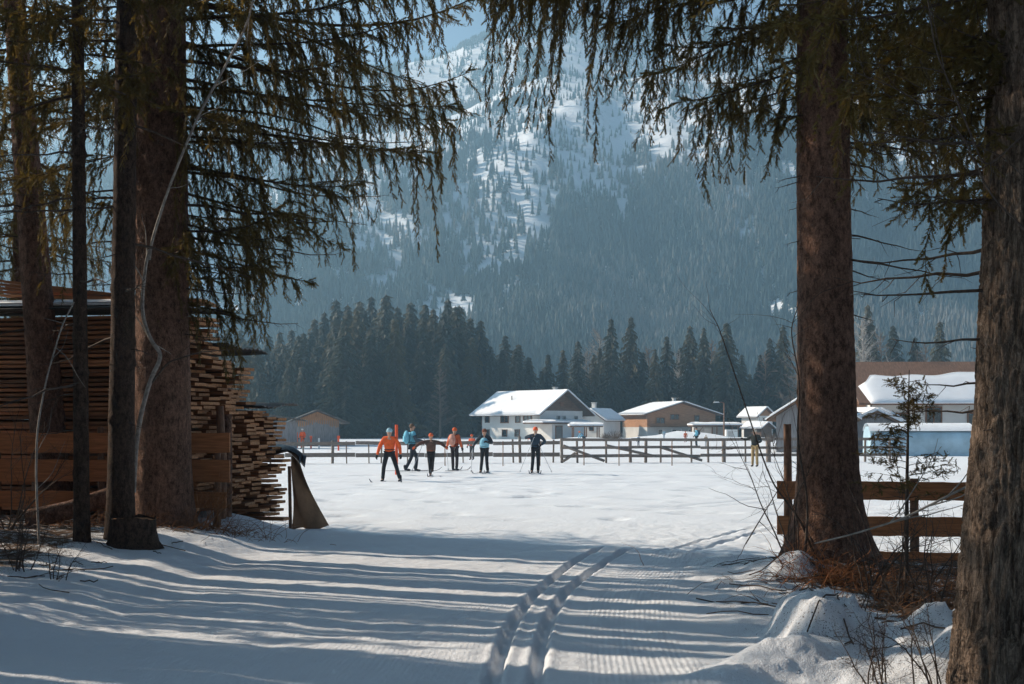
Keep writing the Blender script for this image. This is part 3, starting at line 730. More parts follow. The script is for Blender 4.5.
for k, (x, y) in enumerate(spots):
    src = (sa, sb)[k % 2]; o = src if k < 2 else copy_tree(src)
    s = r.uniform(.8, 1.15); o.location = (x, y, H(x, y) - .1); o.scale = (s, s, s); o.rotation_euler = (0, 0, r.uniform(0, 6.28))

# slender stems between them draw thin lines of shade
def pole_tree(seed, Ht, low, r0):
    root = empty('slender_spruce', (0, 0, 0), 0, 'slender spruce pole of the wood left of the piste', 'tree', 'slender spruce poles of the wood left of the piste')
    b, cc = trunk_mesh([(0, 0, 0), (.1, 0, Ht * .5), (0, 0, Ht)], [r0, r0 * .8, .02], seg=10, step=.5, bark=.004, seed=seed, knots=0)
    b.build('trunk', M['bark_dark'], root); cr = Crown(seed); r = np.random.default_rng(seed); z = low
    while z < Ht - .3:
        c, _ = cc(z); cr.limb(c, r.uniform(0, 6.28), min(1.1, (Ht - z) * .4), hang=.5, kind=1, den=.7); z += .4
    cr.build('crown', [M['limb'], M['needle']], root); return root
pa = pole_tree(86, 14, 9.8, .125); pb = pole_tree(87, 12.5, 9.2, .06)
r = np.random.default_rng(93); n_p = 0; used = {}
while n_p < 66:
    ysh = 7.7 + (13.4 - 7.7) * ((n_p * .618034) % 1) + r.uniform(-.15, .15) if n_p < 36 else (r.uniform(13.4, 17.0) if n_p < 44 else r.uniform(6.0, 8.8))
    x = r.uniform(-13.5, -6.9); y = ysh + .40 * (-4.5 - x)
    if x / y > -.45 - .5 / y:
        if ysh > 13: n_p += 1
        continue
    thick = (n_p % 3 != 0) and not 9.2 < ysh < 10.4
    src = pa if thick else pb; o = src if not used.get(src.name) else copy_tree(src); used[src.name] = 1; n_p += 1
    o.location = (x, y, H(x, y) - .1); o.rotation_euler = (r.uniform(-.03, .03), r.uniform(-.03, .03), r.uniform(0, 6.28)); s = r.uniform(.75, 1.2); o.scale = (s, s, 1)

# unseen bushy young spruces added to shade the near piste, not the thick trunk
yc = None
for k, (x, ysh) in enumerate(((-7.3, 9.15), (-8.0, 9.75), (-7.2, 10.35), (-8.6, 8.6), (-7.6, 10.9))):
    if yc is None:
        yc = empty('young_spruce', (0, 0, 0), 0, 'bushy young spruce added out of view to shade the piste', 'tree', 'young spruces added out of view to shade the piste')
        b, cc = trunk_mesh([(0, 0, 0), (0, 0, 2.6), (0, 0, 5.0)], [.06, .04, .01], seg=8, step=.3, bark=.003, knots=0); b.build('trunk', M['bark_dark'], yc)
        cr = Crown(99); z = .4
        while z < 4.8: cr.limb(cc(z)[0], cr.r.uniform(0, 6.28), .15 + .85 * (1 - z / 5.2), hang=.3, kind=1, den=1.0); z += .1
        cr.build('crown', [M['limb'], M['needle']], yc); o = yc
    else: o = copy_tree(yc)
    y = ysh + .40 * (-4.5 - x); s = (1.0, .9, 1.05, .85, .95)[k]; o.location = (x, y, H(x, y) - .05); o.scale = (s * .62, s * .62, s); o.rotation_euler = (0, 0, k * 1.3)

# unseen wood added behind and right of the viewpoint to block sky light
r = np.random.default_rng(95)
for k in range(96):
    a = R(r.uniform(-168, 12)) if k < 66 else R(r.uniform(0, 58)); d = r.uniform(4.5, 17) if k < 66 else r.uniform(7, 20)
    x, y = d * math.cos(a) + (1.5 if a > R(-60) else 0), d * math.sin(a) - (0 if a < R(-20) else -1.5)
    if x > 0 and x / max(y, .01) < .62 and y > 0: continue
    if x < 4 and y > -3: continue
    o = copy_tree((sa, sb)[k % 2]); s_ = r.uniform(.8, 1.2)
    o.location = (x, y, H(x, y) - .1); o.scale = (s_, s_, s_); o.rotation_euler = (0, 0, r.uniform(0, 6.28))
    o['label'] = 'unseen spruce added around the viewpoint to block sky light'; o['group'] = 'unseen spruces added around the viewpoint to block sky light'

# ------------------------------------------------------------------ the wood and single trees across the field
M['far_bark'] = simple('grey_brown_bark', (.09, .07, .055), .9, .3, 1.0)
M['larch'] = simple('leafless_larch_twigs', (.20, .145, .105), .9, .45, 1.2)
M['birch'] = simple('pale_leafless_twigs', (.34, .31, .28), .9, .4, 1.2)
def mid_spruce_mesh(seed, lean=1.0):
    r = np.random.default_rng(seed); V = []; Fc = []
    nl = 30
    for k in range(nl):
        f = k / nl; z = .06 + .93 * f; rad = .185 * (1 - f) ** .8 * (.86 + .3 * r.random()) + .006
        if f < .12: rad *= .75 + 2 * f
        nb = int(13 - 7 * f)
        for j in range(nb):
            a = 6.283 * (j + r.random() * .9) / nb; q = rad * r.uniform(.62, 1.18); dr = .35 * q + .02 * r.random()
            d = np.array([math.cos(a), math.sin(a)]); s_ = np.array([-d[1], d[0]]); ns = 5
            for i in range(ns):
                t = (i + .5 + r.uniform(-.3, .3)) / ns; cx = d * q * t; zz = z - dr * t ** 1.3
                wd_ = .019 * (1.1 - .55 * t) * r.uniform(.7, 1.4); b0 = len(V)
                for sgn in (-1, 1):
                    e = cx + s_ * sgn * wd_ * r.uniform(.8, 1.8) + d * q * .22; b0 = len(V)
                    V += [(*(cx - d * q * .10), zz + .006), (*(cx + d * q * .16), zz - .002), (*e, zz - .012 - .03 * r.random())]; Fc.append((b0, b0 + 1, b0 + 2))
                b0 = len(V); e = cx + d * q * .1
                V += [(*(cx - d * q * .05), zz), (*e, zz), (*(e + s_ * r.uniform(-.006, .006)), zz - .035 * r.uniform(.6, 1.3))]; Fc.append((b0, b0 + 1, b0 + 2))
    return np.array(V), np.array(Fc)
def bare_tree_mesh(seed, spread=.2, up=.5):
    r = np.random.default_rng(seed); b = MB()
    b.tube([(0, 0, 0), (.005, .0, .4), (.0, .008, .75), (.0, 0, 1)], [.014, .010, .005, .001], 5)
    for k in range(60):
        z = .15 + .8 * (k / 60) ** .9; a = r.uniform(0, 6.28); L = spread * (1.05 - z) ** .7 * r.uniform(.6, 1.2)
        d = np.array([math.cos(a), math.sin(a), up * r.uniform(.5, 1.3)]); p0 = np.array([0, 0, z]); p1 = p0 + d * L * .5; p2 = p0 + d * L + np.array([0, 0, .03])
        b.tube([p0, p1, p2], [.0035, .0022, .0008], 3, cap=False)
        for i in range(9):
            t = r.uniform(.2, 1); p = p0 + (p2 - p0) * t; e = p + (d * .5 + r.standard_normal(3) * .6) * L * .32
            b.tube([p, e], [.0013, .0005], 3, cap=False)
            e2 = p + (d * .5 + r.standard_normal(3) * .7) * L * .28; w = r.standard_normal(3) * .0022
            b.add([p - w, p + w, e2], [(0, 1, 2)])
    return b
mid_src = []
for i in range(7):
    root = empty('spruce_tree', (0, 0, 0), 0, 'dark spruce of the dense wood across the field', 'tree', 'dark spruces of the dense wood across the field')
    b = MB(); b.tube([(0, 0, 0), (0, 0, .5), (0, 0, .97)], [.014, .009, .002], 6); b.build('trunk', M['far_bark'], root)
    v, f = mid_spruce_mesh(500 + i); b = MB(); b.add(v, f); b.build('crown', M['needle_far'], root); mid_src.append([root, False])
larch_src = []
for i, (mt, lb) in enumerate(((M['larch'], 'leafless reddish brown larch'), (M['birch'], 'leafless pale grey tree'), (M['larch'], 'leafless brown larch'))):
    root = empty('leafless_tree', (0, 0, 0), 0, lb, 'tree', 'leafless trees among the far spruces')
    b = bare_tree_mesh(600 + i, (.2, .26, .17)[i], (.5, .9, .35)[i])
    b.build('trunk', mt, root); larch_src.append([root, False])
rt = np.random.default_rng(7)
def put(src, i, x, y, h, w=1.0, label=None, group=None):
    s = src[i]
    if not s[1]: o = s[0]; s[1] = True
    else: o = copy_tree(s[0])
    o.location = (x, y, H(x, y) - .2); o.scale = (h * w, h * w, h); o.rotation_euler = (0, 0, rt.uniform(0, 6.28))
    if label: o['label'] = label
    if group: o['group'] = group
    return o
ox = [150, 200, 240, 275, 300, 335, 365, 382, 400, 418, 440, 452, 470, 480, 500, 512, 522, 540]
oy = [330, 335, 330, 338, 322, 302, 298, 292, 308, 300, 300, 297, 318, 318, 334, 345, 348, 372]
for row, (Yr, drop) in enumerate(((182, 62), (196, 36), (212, 18), (230, 2))):
    px = 205 + row * 4.0
    while px < 545:
        top = np.interp(px, ox, oy) - 8 + drop * rt.uniform(.2, 1.1) * (0.5 if px > 500 else 1) + rt.uniform(0, 9)
        Y = Yr + rt.uniform(-6, 6); h = EYE - (top - HOR) / F * Y
        if px > 400 and row < 2: Y += 16 + 8 * (px > 450); h = EYE - (top - HOR) / F * Y
        if rt.random() > .07 and h > 6: put(mid_src, rt.integers(0, 7), (px - 512) / F * Y, Y, h + .3, rt.uniform(1.05, 1.5))
        px += rt.uniform(9.5, 15)
singles = [(548, 352, 1.0), (563, 347, .9), (578, 338, 1.0), (594, 352, .9), (611, 315, .85), (631, 313, .9), (655, 346, .8), (667, 333, .95), (690, 322, .95), (704, 324, .75), (727, 319, 1.05), (742, 352, .9),
           (770, 335, .9), (783, 322, .9), (600, 345, .9), (643, 350, .9), (716, 350, 1.), (680, 345, 1.), (874, 338, 1.0), (893, 322, 1.0), (915, 334, 1.0), (940, 318, .95), (868, 300, .8), (760, 352, .9), (555, 385, 1), (586, 370, 1), (622, 365, 1), (700, 370, 1), (750, 372, 1), (735, 380, 1), (660, 375, 1), (532, 380, 1)]
side = ['left of the white farmhouse ridge', 'behind the ridge of the white farmhouse', 'behind the brown gable', 'behind the small white annexe', 'tallest slim, left of the timber chalet', 'beside the slim tall one, left of the chalet',
        'behind the chalet gable', 'behind the right chalet roof', 'narrow, right of the chalet', 'slim, touching the wide one', 'wide, behind the street lamp', 'low, right of the street lamp']
for i, (px, top, w) in enumerate(singles):
    Y = 215 + rt.uniform(-8, 8) + (6 if i > 11 else 0); x = (px - 512) / F * Y; h = EYE - (top - HOR) / F * Y
    lb = ('spruce ' + side[i]) if i < 12 else 'dark spruce of the loose tree belt behind the houses'
    put(mid_src, i % 7, x, Y, h + .3, w * 1.15, lb, 'spruces of the tree belt behind the houses')
for px, top, i, Y in [(600, 330, 1, 222), (648, 345, 0, 220), (712, 338, 2, 224), (798, 322, 0, 205), (806, 335, 2, 203), (680, 352, 1, 226), (587, 350, 0, 224), (440, 368, 2, 184), (862, 318, 1, 210), (880, 330, 0, 214), (925, 342, 2, 212), (765, 350, 2, 215)]:
    x = (px - 512) / F * Y; h = EYE - (top - HOR) / F * Y
    put(larch_src, i, x, Y, h + .3, 1.3, ['leafless reddish brown larch among the spruces behind the houses', 'leafless pale grey tree before the dark wood', 'leafless brown larch between dark spruces'][i])

# ------------------------------------------------------------------ buildings
M['plaster'] = simple('white_plaster', (.72, .70, .66), .9, .08, .6)
M['plaster_g'] = simple('grey_plaster', (.50, .49, .47), .9, .12, .6)
M['brown_wood'] = simple('brown_gable_boards', (.16, .095, .06), .85, .3, 1.2, .2, .02, (1, 1, 9))
M['chalet_wood'] = simple('orange_chalet_timber', (.36, .185, .095), .8, .25, 1.5, .2, .02, (1, 1, 8))
M['grey_boards'] = simple('grey_barn_boards', (.23, .22, .22), .9, .3, 1.6, .2, .02, (9, 9, 1))
M['orange_boards'] = simple('unweathered_barn_boards', (.40, .22, .12), .9, .35, 1.6, .2, .02, (9, 9, 1))
M['tiles'] = simple('brown_roof_tiles', (.20, .11, .07), .8, .3, 2.0, .5, .05, (6, 1, 1))
M['glass'] = simple('dark_window_glass', (.02, .025, .03), .08, .3, .5, spec=.8)
M['frame_wood'] = simple('brown_window_frame', (.20, .10, .055), .7, .2, 4)
M['white_paint'] = simple('white_painted_wood', (.75, .75, .73), .6, .05, 4)
M['roofsnow'] = simple('roof_snow', (.84, .85, .87), .8, .04, 1.2, .3, .05)
M['pale_blue_sheet'] = simple('pale_blue_greenhouse_sheet', (.36, .50, .58), .45, .25, .8, .3, .1, spec=.5)

def wall_frame(face, L, Wd):
    """origin, u axis, outward normal of a wall face in house coordinates"""
    return {'front': ((0, -Wd / 2), (1, 0), (0, -1)), 'right': ((L / 2, 0), (0, 1), (1, 0)), 'left': ((-L / 2, 0), (0, -1), (-1, 0))}[face]
def window(root, face, L, Wd, u, z, w, h, frame=None, name='window', panes=2, glass=None):
    (ox_, oy_), (ux, uy), (nx_, ny_) = wall_frame(face, L, Wd)
    ang = math.atan2(uy, ux); cx, cy_ = ox_ + ux * u + nx_ * .02, oy_ + uy * u + ny_ * .02
    b = MB(); b.box((0, 0, 0), (w, .05, h)); g_ = b.build(name, glass or M['glass'], root)
    g_.location = (cx, cy_, z); g_.rotation_euler = (0, 0, ang)
    t = max(.06, w * .09); b = MB()
    for s_ in (-1, 1):
        b.box((s_ * (w / 2 + t / 2 - .01), -.03, 0), (t, .12, h + 2 * t)); b.box((0, -.03, s_ * (h / 2 + t / 2 - .01)), (w - .02, .12, t))
    if panes == 2: b.box((0, -.03, 0), (t * .8, .09, h))
    b.build('frame', frame or M['frame_wood'], g_)
def slab_snow(b, quad, th, m=0, nu=14, nv=8, seed=0, edge=.5):
    """a soft thick snow layer on a planar quad (4 corners, ccw), rounded at the borders"""
    q = np.array(quad, float); nrm = np.cross(q[1] - q[0], q[3] - q[0]); nrm /= np.linalg.norm(nrm)
    if nrm[2] < 0: nrm = -nrm
    u, v = np.meshgrid(np.linspace(0, 1, nu + 1), np.linspace(0, 1, nv + 1))
    P = (q[0] * ((1 - u) * (1 - v))[..., None] + q[1] * (u * (1 - v))[..., None] + q[2] * (u * v)[..., None] + q[3] * ((1 - u) * v)[..., None])
    eu = np.minimum(u, 1 - u) * np.linalg.norm(q[1] - q[0]); ev = np.minimum(v, 1 - v) * np.linalg.norm(q[3] - q[0])
    e = np.clip(np.minimum(eu, ev) / edge, 0, 1)
    t = th * (.55 + .45 * np.sqrt(1 - (1 - e) ** 2)) * (.85 + .3 * fbm(P[..., 0] * .7 + seed, P[..., 1] * .7, seed))
    T = P + nrm * t[..., None] ; Bt = P + nrm * .012
    n = (nu + 1) * (nv + 1); i = (np.arange(nv)[:, None] * (nu + 1) + np.arange(nu)[None]).reshape(-1)
    top = np.stack([i, i + 1, i + nu + 2, i + nu + 1], -1); fs = np.vstack([top, top[:, ::-1] + n])
    ring = list(range(nu + 1)) + [(k + 1) * (nu + 1) - 1 for k in range(1, nv + 1)] + list(range(n - 2, n - nu - 2, -1)) + [k * (nu + 1) for k in range(nv - 1, 0, -1)]
    rim = np.array([(ring[k], ring[(k + 1) % len(ring)], ring[(k + 1) % len(ring)] + n, ring[k] + n) for k in range(len(ring))])
    b.add(np.vstack([T.reshape(-1, 3), Bt.reshape(-1, 3)]), np.vstack([fs, rim]), m, True)
def gable_house(root, L, Wd, hw, hr, ov, wallm, roofm, snow=.35, gable_m=None, split=None, upm=None, cover=(0, 0, 1), ovx=None):
    """ridge along local x; walls, gables, two roof slopes, snow. split: height where the upper wall material starts"""
    ovx = ov if ovx is None else ovx
    zs = split if split else hw
    b = MB(); b.box((0, 0, zs / 2 - .3), (L, Wd, zs + .6)); b.build('wall', wallm, root)
    if split: b = MB(); b.box((0, 0, (split + hw) / 2), (L + .06, Wd + .06, hw - split)); b.build('upper_wall', upm, root)
    b = MB(); e = .06 if split else .0
    gw = L + (.06 if split else -.0)
    b.prism([(-gw / 2, -Wd / 2 - e / 2, hw + .001), (-gw / 2, Wd / 2 + e / 2, hw + .001), (-gw / 2, 0, hr - .02)], (gw, 0, 0)); b.build('gable', gable_m or wallm, root)
    sl_ = (hr - hw) / (Wd / 2); th = .16
    rf = MB()
    for s_ in (-1, 1):
        y0, z0 = s_ * (Wd / 2 + ov), hr - sl_ * (Wd / 2 + ov)
        poly = [(-L / 2 - ovx, s_ * .0, hr + .03), (-L / 2 - ovx, y0, z0 + .03), (-L / 2 - ovx, y0, z0 + th + .03), (-L / 2 - ovx, 0, hr + th + .03)]
        rf.prism(poly, (L + 2 * ovx, 0, 0))
    roof = rf.build('roof', roofm, root)
    if snow:
        b = MB()
        for s_ in (-1, 1):
            c0, c1, c2 = cover; f0 = c0 if s_ < 0 else 0.0
            y0, z0 = s_ * (Wd / 2 + ov + .1), hr - sl_ * (Wd / 2 + ov + .1) + th + .03; yt = s_ * (Wd / 2 + ov) * f0; zt = hr + th + .03 - sl_ * abs(yt)
            x0, x1 = -L / 2 - ovx - .05 + c1 * (s_ < 0), L / 2 + ovx + .05
            slab_snow(b, [(x0, y0, z0), (x1, y0, z0), (x1, yt, zt), (x0, yt, zt)], snow, seed=L + s_)
        b.build('snow_cover', M['roofsnow'], roof)
    return roof
def chimney(roof, x, y, z0, z1, w=.6, m=None):
    b = MB(); b.box((x, y, (z0 + z1) / 2), (w, w, z1 - z0)); b.box((x, y, z1 + .09), (w + .16, w + .16, .1)); b.build('chimney', m or M['plaster_g'], roof)

# white farmhouse
th = R(-47); L_, W_ = 12.2, 8.6; cn = W(540, 441, 168)
def local_to(cxy, lx, ly, th): return (cxy[0] - (lx * math.cos(th) - ly * math.sin(th)), cxy[1] - (lx * math.sin(th) + ly * math.cos(th)))
cx_, cy_ = local_to((cn.x, cn.y), L_ / 2, -W_ / 2, th)
fh = empty('farmhouse', (cx_, cy_, 0), th, 'large white farmhouse with thick snow on its broad roof and a brown boarded gable', 'house')
roof = gable_house(fh, L_, W_, 4.05, 6.75, 1.25, M['plaster'], M['brown_wood'], .38, M['brown_wood'])
def uf(px): return (px - 540) / 57 * L_ + L_ / 2
def zf(py): return EYE - (py - HOR) / F * 172
for px, w in ((488.5, .85), (506, 1.5), (519, .9), (528.5, 1.5)): window(fh, 'front', L_, W_, uf(px), zf(419), w, .95, panes=2 if w > 1 else 1)
for px, w in ((488.5, .85), (506, .9), (518.5, .9)): window(fh, 'front', L_, W_, uf(px), zf(433), w, .9, panes=1)
for px, w in ((558, .55), (564, .55), (576, .65)): window(fh, 'right', L_, W_, (px - 561.5) / 43 * W_, zf(419.5), w, .95, panes=1, frame=M['plaster_g'])
b = MB(); b.box((L_ / 2 + .06, 0, 5.0), (.06, .7, .6)); b.build('loft_hatch', M['frame_wood'], fh)
chimney(roof, 3.6, 1.2, 6.0, 7.4, .5)
b = MB(); b.tube([(-1.5, -2.6, 5.6), (-1.5, -2.6, 6.3)], .07, 6); b.build('vent_pipe', M['black_plastic'], roof)
bal = MB(); bal.box((-L_ / 2 - .7, -1.5, 2.0), (1.3, 3.5, .12)); bal.box((-L_ / 2 - 1.33, -1.5, 2.45), (.06, 3.5, .8)); bal.box((-L_ / 2 - .7, -3.22, 2.45), (1.2, .06, .8)); bal.build('balcony', M['frame_wood'], fh)
# porch in front of the gable
p = MB(); p.box((L_ / 2 + 1.3, -1.2, 1.0), (2.6, 6.6, 2.3)); pch = p.build('porch', M['plaster'], fh)
p = MB(); p.box((L_ / 2 + 1.2, -2.1, 2.27), (4.0, 9.4, .18)); prf = p.build('porch_roof', M['brown_wood'], pch)
p = MB(); slab_snow(p, [(L_ / 2 - .75, -6.9, 2.37), (L_ / 2 + 3.3, -6.9, 2.37), (L_ / 2 + 3.3, 2.7, 2.37), (L_ / 2 - .75, 2.7, 2.37)], .42, seed=4); p.build('snow_cover', M['roofsnow'], pch)
p = MB(); p.box((L_ / 2 + 2.62, -3.2, .85), (.06, 1.1, 1.9)); p.build('door', M['glass'], pch)
p = MB(); p.box((L_ / 2 + 2.64, -3.2, 1.88), (.08, 1.4, .14)); p.box((L_ / 2 + 2.64, -3.83, .95), (.08, .13, 1.75)); p.box((L_ / 2 + 2.64, -2.57, .95), (.08, .13, 1.75)); p.build('door_frame', M['frame_wood'], pch)
# carport
def carport(px0, px1, Y, ztop, dep, label, group=None, bracing=False):
    x0, x1 = (px0 - 512) / F * Y, (px1 - 512) / F * Y; root = empty('carport', ((x0 + x1) / 2, Y, 0), 0, label, 'carport', group); w = x1 - x0
    for sx in (-1, 0, 1):
        for sy in (-1, 1):
            b = MB(); b.box((sx * (w / 2 - .25), sy * (dep / 2 - .2), ztop / 2 - .15), (.16, .16, ztop + .25)); b.build('post', M['post_wood'], root)
    if bracing:
        for sx in (-1, 1):
            b = MB(); b.tube([(sx * (w / 2 - .3), -dep / 2 + .08, ztop - 1.2), (sx * (w / 2 - 1.3), -dep / 2 + .08, ztop - .1)], .06, 4); b.build('brace', M['post_wood'], root)
    b = MB(); b.box((0, 0, ztop + .08), (w + .5, dep + .5, .16)); b.build('roof', M['brown_wood'], root)
    b = MB(); slab_snow(b, [(-w / 2 - .35, -dep / 2 - .35, ztop + .17), (w / 2 + .35, -dep / 2 - .35, ztop + .17), (w / 2 + .35, dep / 2 + .35, ztop + .17), (-w / 2 - .35, dep / 2 + .35, ztop + .17)], .45, seed=px0); b.build('snow_cover', M['roofsnow'], root)
    return root
carport(571, 600, 160, 1.75, 4, 'low carport under rounded snow right of the farmhouse porch')
# small white house with round-topped snow roof
sh = empty('small_house', (W(600, 440, 186).x, 186, 0), R(58), 'small white outbuilding with chimney right behind the farmhouse', 'house')
roof = gable_house(sh, 5.5, 4.2, 2.9, 4.3, .5, M['plaster'], M['brown_wood'], .4)
chimney(roof, -1.2, .4, 3.9, 5.4, .55, M['plaster']); window(sh, 'left', 5.5, 4.2, 0, 1.6, .7, .8, panes=1)

# timber chalet
cth = R(-72); CL, CW = 9.5, 11.6; cc_ = W(672, 437, 186)
ch = empty('chalet', (cc_.x, cc_.y + 4.5, 0), cth, 'orange timber chalet over a pale ground floor with low snowy gable roof', 'house')
roof = gable_house(ch, CL, CW, 3.75, 5.45, .85, M['plaster_g'], M['brown_wood'], .3, M['chalet_wood'], split=1.75, upm=M['chalet_wood'])
b = MB(); b.box((CL / 2 + .5, 0, 1.78), (.9, CW, .1)); b.build('balcony_edge', M['brown_wood'], ch)
for u, z, w, h in ((-3.6, 2.75, 1.3, .75), (-1.2, 3.3, 1.3, .7)): window(ch, 'right', CL + .06, CW, u, z, w, h)
window(ch, 'right', CL + .06, CW, 2.6, 2.75, .75, 1.6, name='door', panes=1)
for u, w in ((-3.6, .7), (-.9, 1.5), (1.6, .9)): window(ch, 'right', CL, CW, u, .85, w, 1.0, panes=1, frame=M['white_paint'])
chimney(roof, 1.5, .3, 5.2, 6.2, .45)
b = MB(); b.tube([(CL / 2 + .9, 0, 5.4), (CL / 2 + .9, 0, 6.0)], .05, 5); b.tube([(CL / 2 + .9, -.3, 5.8), (CL / 2 + .9, .3, 5.8)], .04, 5); b.build('ridge_ornament', M['black_plastic'], roof)
carport(692, 737, 176, 1.85, 4.5, 'long open carport with curved snow cap beside the chalet', bracing=True)
wg = empty('garden_shed', (W(711, 440, 180).x, 180, 0), 0, 'pale grey shed under the long carport by the chalet', 'shed')
b = MB(); b.box((-.6, 0, .85), (4.4, 2.5, 1.8)); b.build('wall', M['plaster_g'], wg)
b = MB(); b.box((-.6, -1.27, .8), (1.2, .05, 1.5)); b.build('door', M['white_paint'], wg)
bx_ = empty('cabin', (W(731, 440, 170).x, 170, 0), 0, 'small white box cabin at the right end of the long carport', 'cabin')
b = MB(); b.box((0, 0, .65), (1.6, 1.5, 1.5)); b.build('wall', M['white_paint'], bx_)
b = MB(); b.box((0, 0, 1.46), (1.8, 1.7, .1)); b.build('roof', M['black_plastic'], bx_)
b = MB(); b.box((-.2, -.77, .6), (.7, .05, 1.1)); b.build('door', M['plaster_g'], bx_)

# far little house right of the lamp
lh = empty('small_house', (W(757, 440, 200).x, 200, 0), R(-60), 'small far house with snowy roofs between dark trees right of the lamp', 'house')
roof = gable_house(lh, 4, 3.2, 3.6, 4.8, .5, M['plaster'], M['brown_wood'], .4, M['chalet_wood']); window(lh, 'right', 4, 3.2, 0, 2.8, .8, .8, panes=1)
lh2 = empty('shed', (W(754, 440, 188).x + .6, 188, 0), R(-50), 'low brown shed with snow roof right of the lamp', 'shed')
gable_house(lh2, 3.4, 2.6, 1.6, 2.3, .4, M['brown_wood'], M['brown_wood'], .35)

# barn behind the right spruce
bn = empty('barn', (W(823, 440, 84).x, 86, 0), R(-107), 'grey boarded barn half hidden by the right spruce trunk', 'barn')
gable_house(bn, 7, 5.0, 2.5, 4.1, .6, M['grey_boards'], M['brown_wood'], .16)
bn2 = empty('shed', (W(869, 440, 84).x, 85, 0), R(-86), 'dark shed under rounded snow between spruce trunk and greenhouse', 'shed')
gable_house(bn2, 4, 3.0, 2.0, 2.7, .35, M['grey_boards'], M['brown_wood'], .42)

# white house on the right with half cleared tiles
rL, rW = 15, 9
rh = empty('house', (W(978, 440, 92).x, 98, 0), R(-3), 'white house at the right with snow sliding off its brown tiled roof', 'house')
roof = gable_house(rh, rL, rW, 4.1, 6.9, 1.1, M['plaster'], M['tiles'], 0)
sl_ = (6.9 - 4.1) / (rW / 2)
b = MB(); n = 26; q0 = []
for i in range(n):
    f0, f1 = i / n, (i + 1) / n
    def upper(f): return (.62 + .30 * ss(.0, 1, f) + .03 * math.sin(f * 19)) * ss(-.02, .06, f + .0) if f > .035 else .45
    for f in (0,): pass
X = np.linspace(-rL / 2 - .2, rL / 2 + 1.1, 40); fr = (X - X[0]) / (X[-1] - X[0])
upf = np.clip(.40 + .26 * ss(0, .06, fr) + .26 * ss(.25, 1.0, fr) + .02 * np.sin(fr * 30), 0, .985)
rows = 10; V = []
dn = rW / 2 + 1.2
for j in range(rows + 1):
    t = j / rows
    for x, up_ in zip(X, upf):
        yy_ = -dn + t * dn * up_; zz_ = 6.9 + .19 - sl_ * (-yy_)
        ex = min(1, (x - X[0]) / .6 + .1); h_ = .27 * (1 - (2 * t - .85) ** 4 * .55 if t > .4 else 1 - (.45 - t if t < .1 else 0)) * ex * (.8 if t < 1 else .25)
        V.append((x - .5 * t * (1 - ex), yy_, zz_ + h_ * (.9 + .25 * float(vn(x * .8, t * 3)))))
V = np.array(V); nb_ = V.copy(); nb_[:, 2] = 6.9 + .205 + sl_ * nb_[:, 1]
k = len(V); nx_ = len(X); i = (np.arange(rows)[:, None] * nx_ + np.arange(nx_ - 1)[None]).reshape(-1); top = np.stack([i, i + 1, i + nx_ + 1, i + nx_], -1)
ring = list(range(nx_)) + [(q + 1) * nx_ - 1 for q in range(1, rows + 1)] + list(range(k - 2, k - nx_ - 1, -1)) + [q * nx_ for q in range(rows - 1, 0, -1)]
rim = np.array([(ring[a], ring[a] + k, ring[(a + 1) % len(ring)] + k, ring[(a + 1) % len(ring)]) for a in range(len(ring))])
b = MB(); b.add(np.vstack([V, nb_]), np.vstack([top, top[:, ::-1] + k, rim]), 0, True); b.build('snow_cover', M['roofsnow'], roof)
for u, z, w, h in ((-5.2, 2.3, 1.1, .95), (-2.6, 2.5, 1.1, 1.5), (-2.6, 3.75, 1.2, .4), (.6, 2.3, 1.1, 1.0), (3.5, 2.3, 1.1, 1.0), (-5.2, .7, 1.0, 1.0)): window(rh, 'front', rL, rW, u, z, w, h)
b = MB(); b.tube([(-rL / 2 + .1, -rW / 2 - .1, 0), (-rL / 2 + .1, -rW / 2 - .1, 4.1)], .06, 6); b.build('downpipe', M['sheet'], rh)
b = MB(); b.box((-rL / 2 - .65, -1.2, 3.3), (1.2, 4.5, 1.3)); b.build('balcony', M['chalet_wood'], rh)
ant = MB(); ant.tube([(-2.5, .3, 6.9), (-2.5, .3, 8.1)], .03, 5); ant.tube([(-3.4, .3, 7.9), (-1.6, .3, 7.9)], .02, 4)
for k_ in range(6): ant.tube([(-3.3 + .32 * k_, .0, 7.9), (-3.3 + .32 * k_, .6, 7.9)], .015, 4)
ant.build('aerial', M['sheet'], roof)
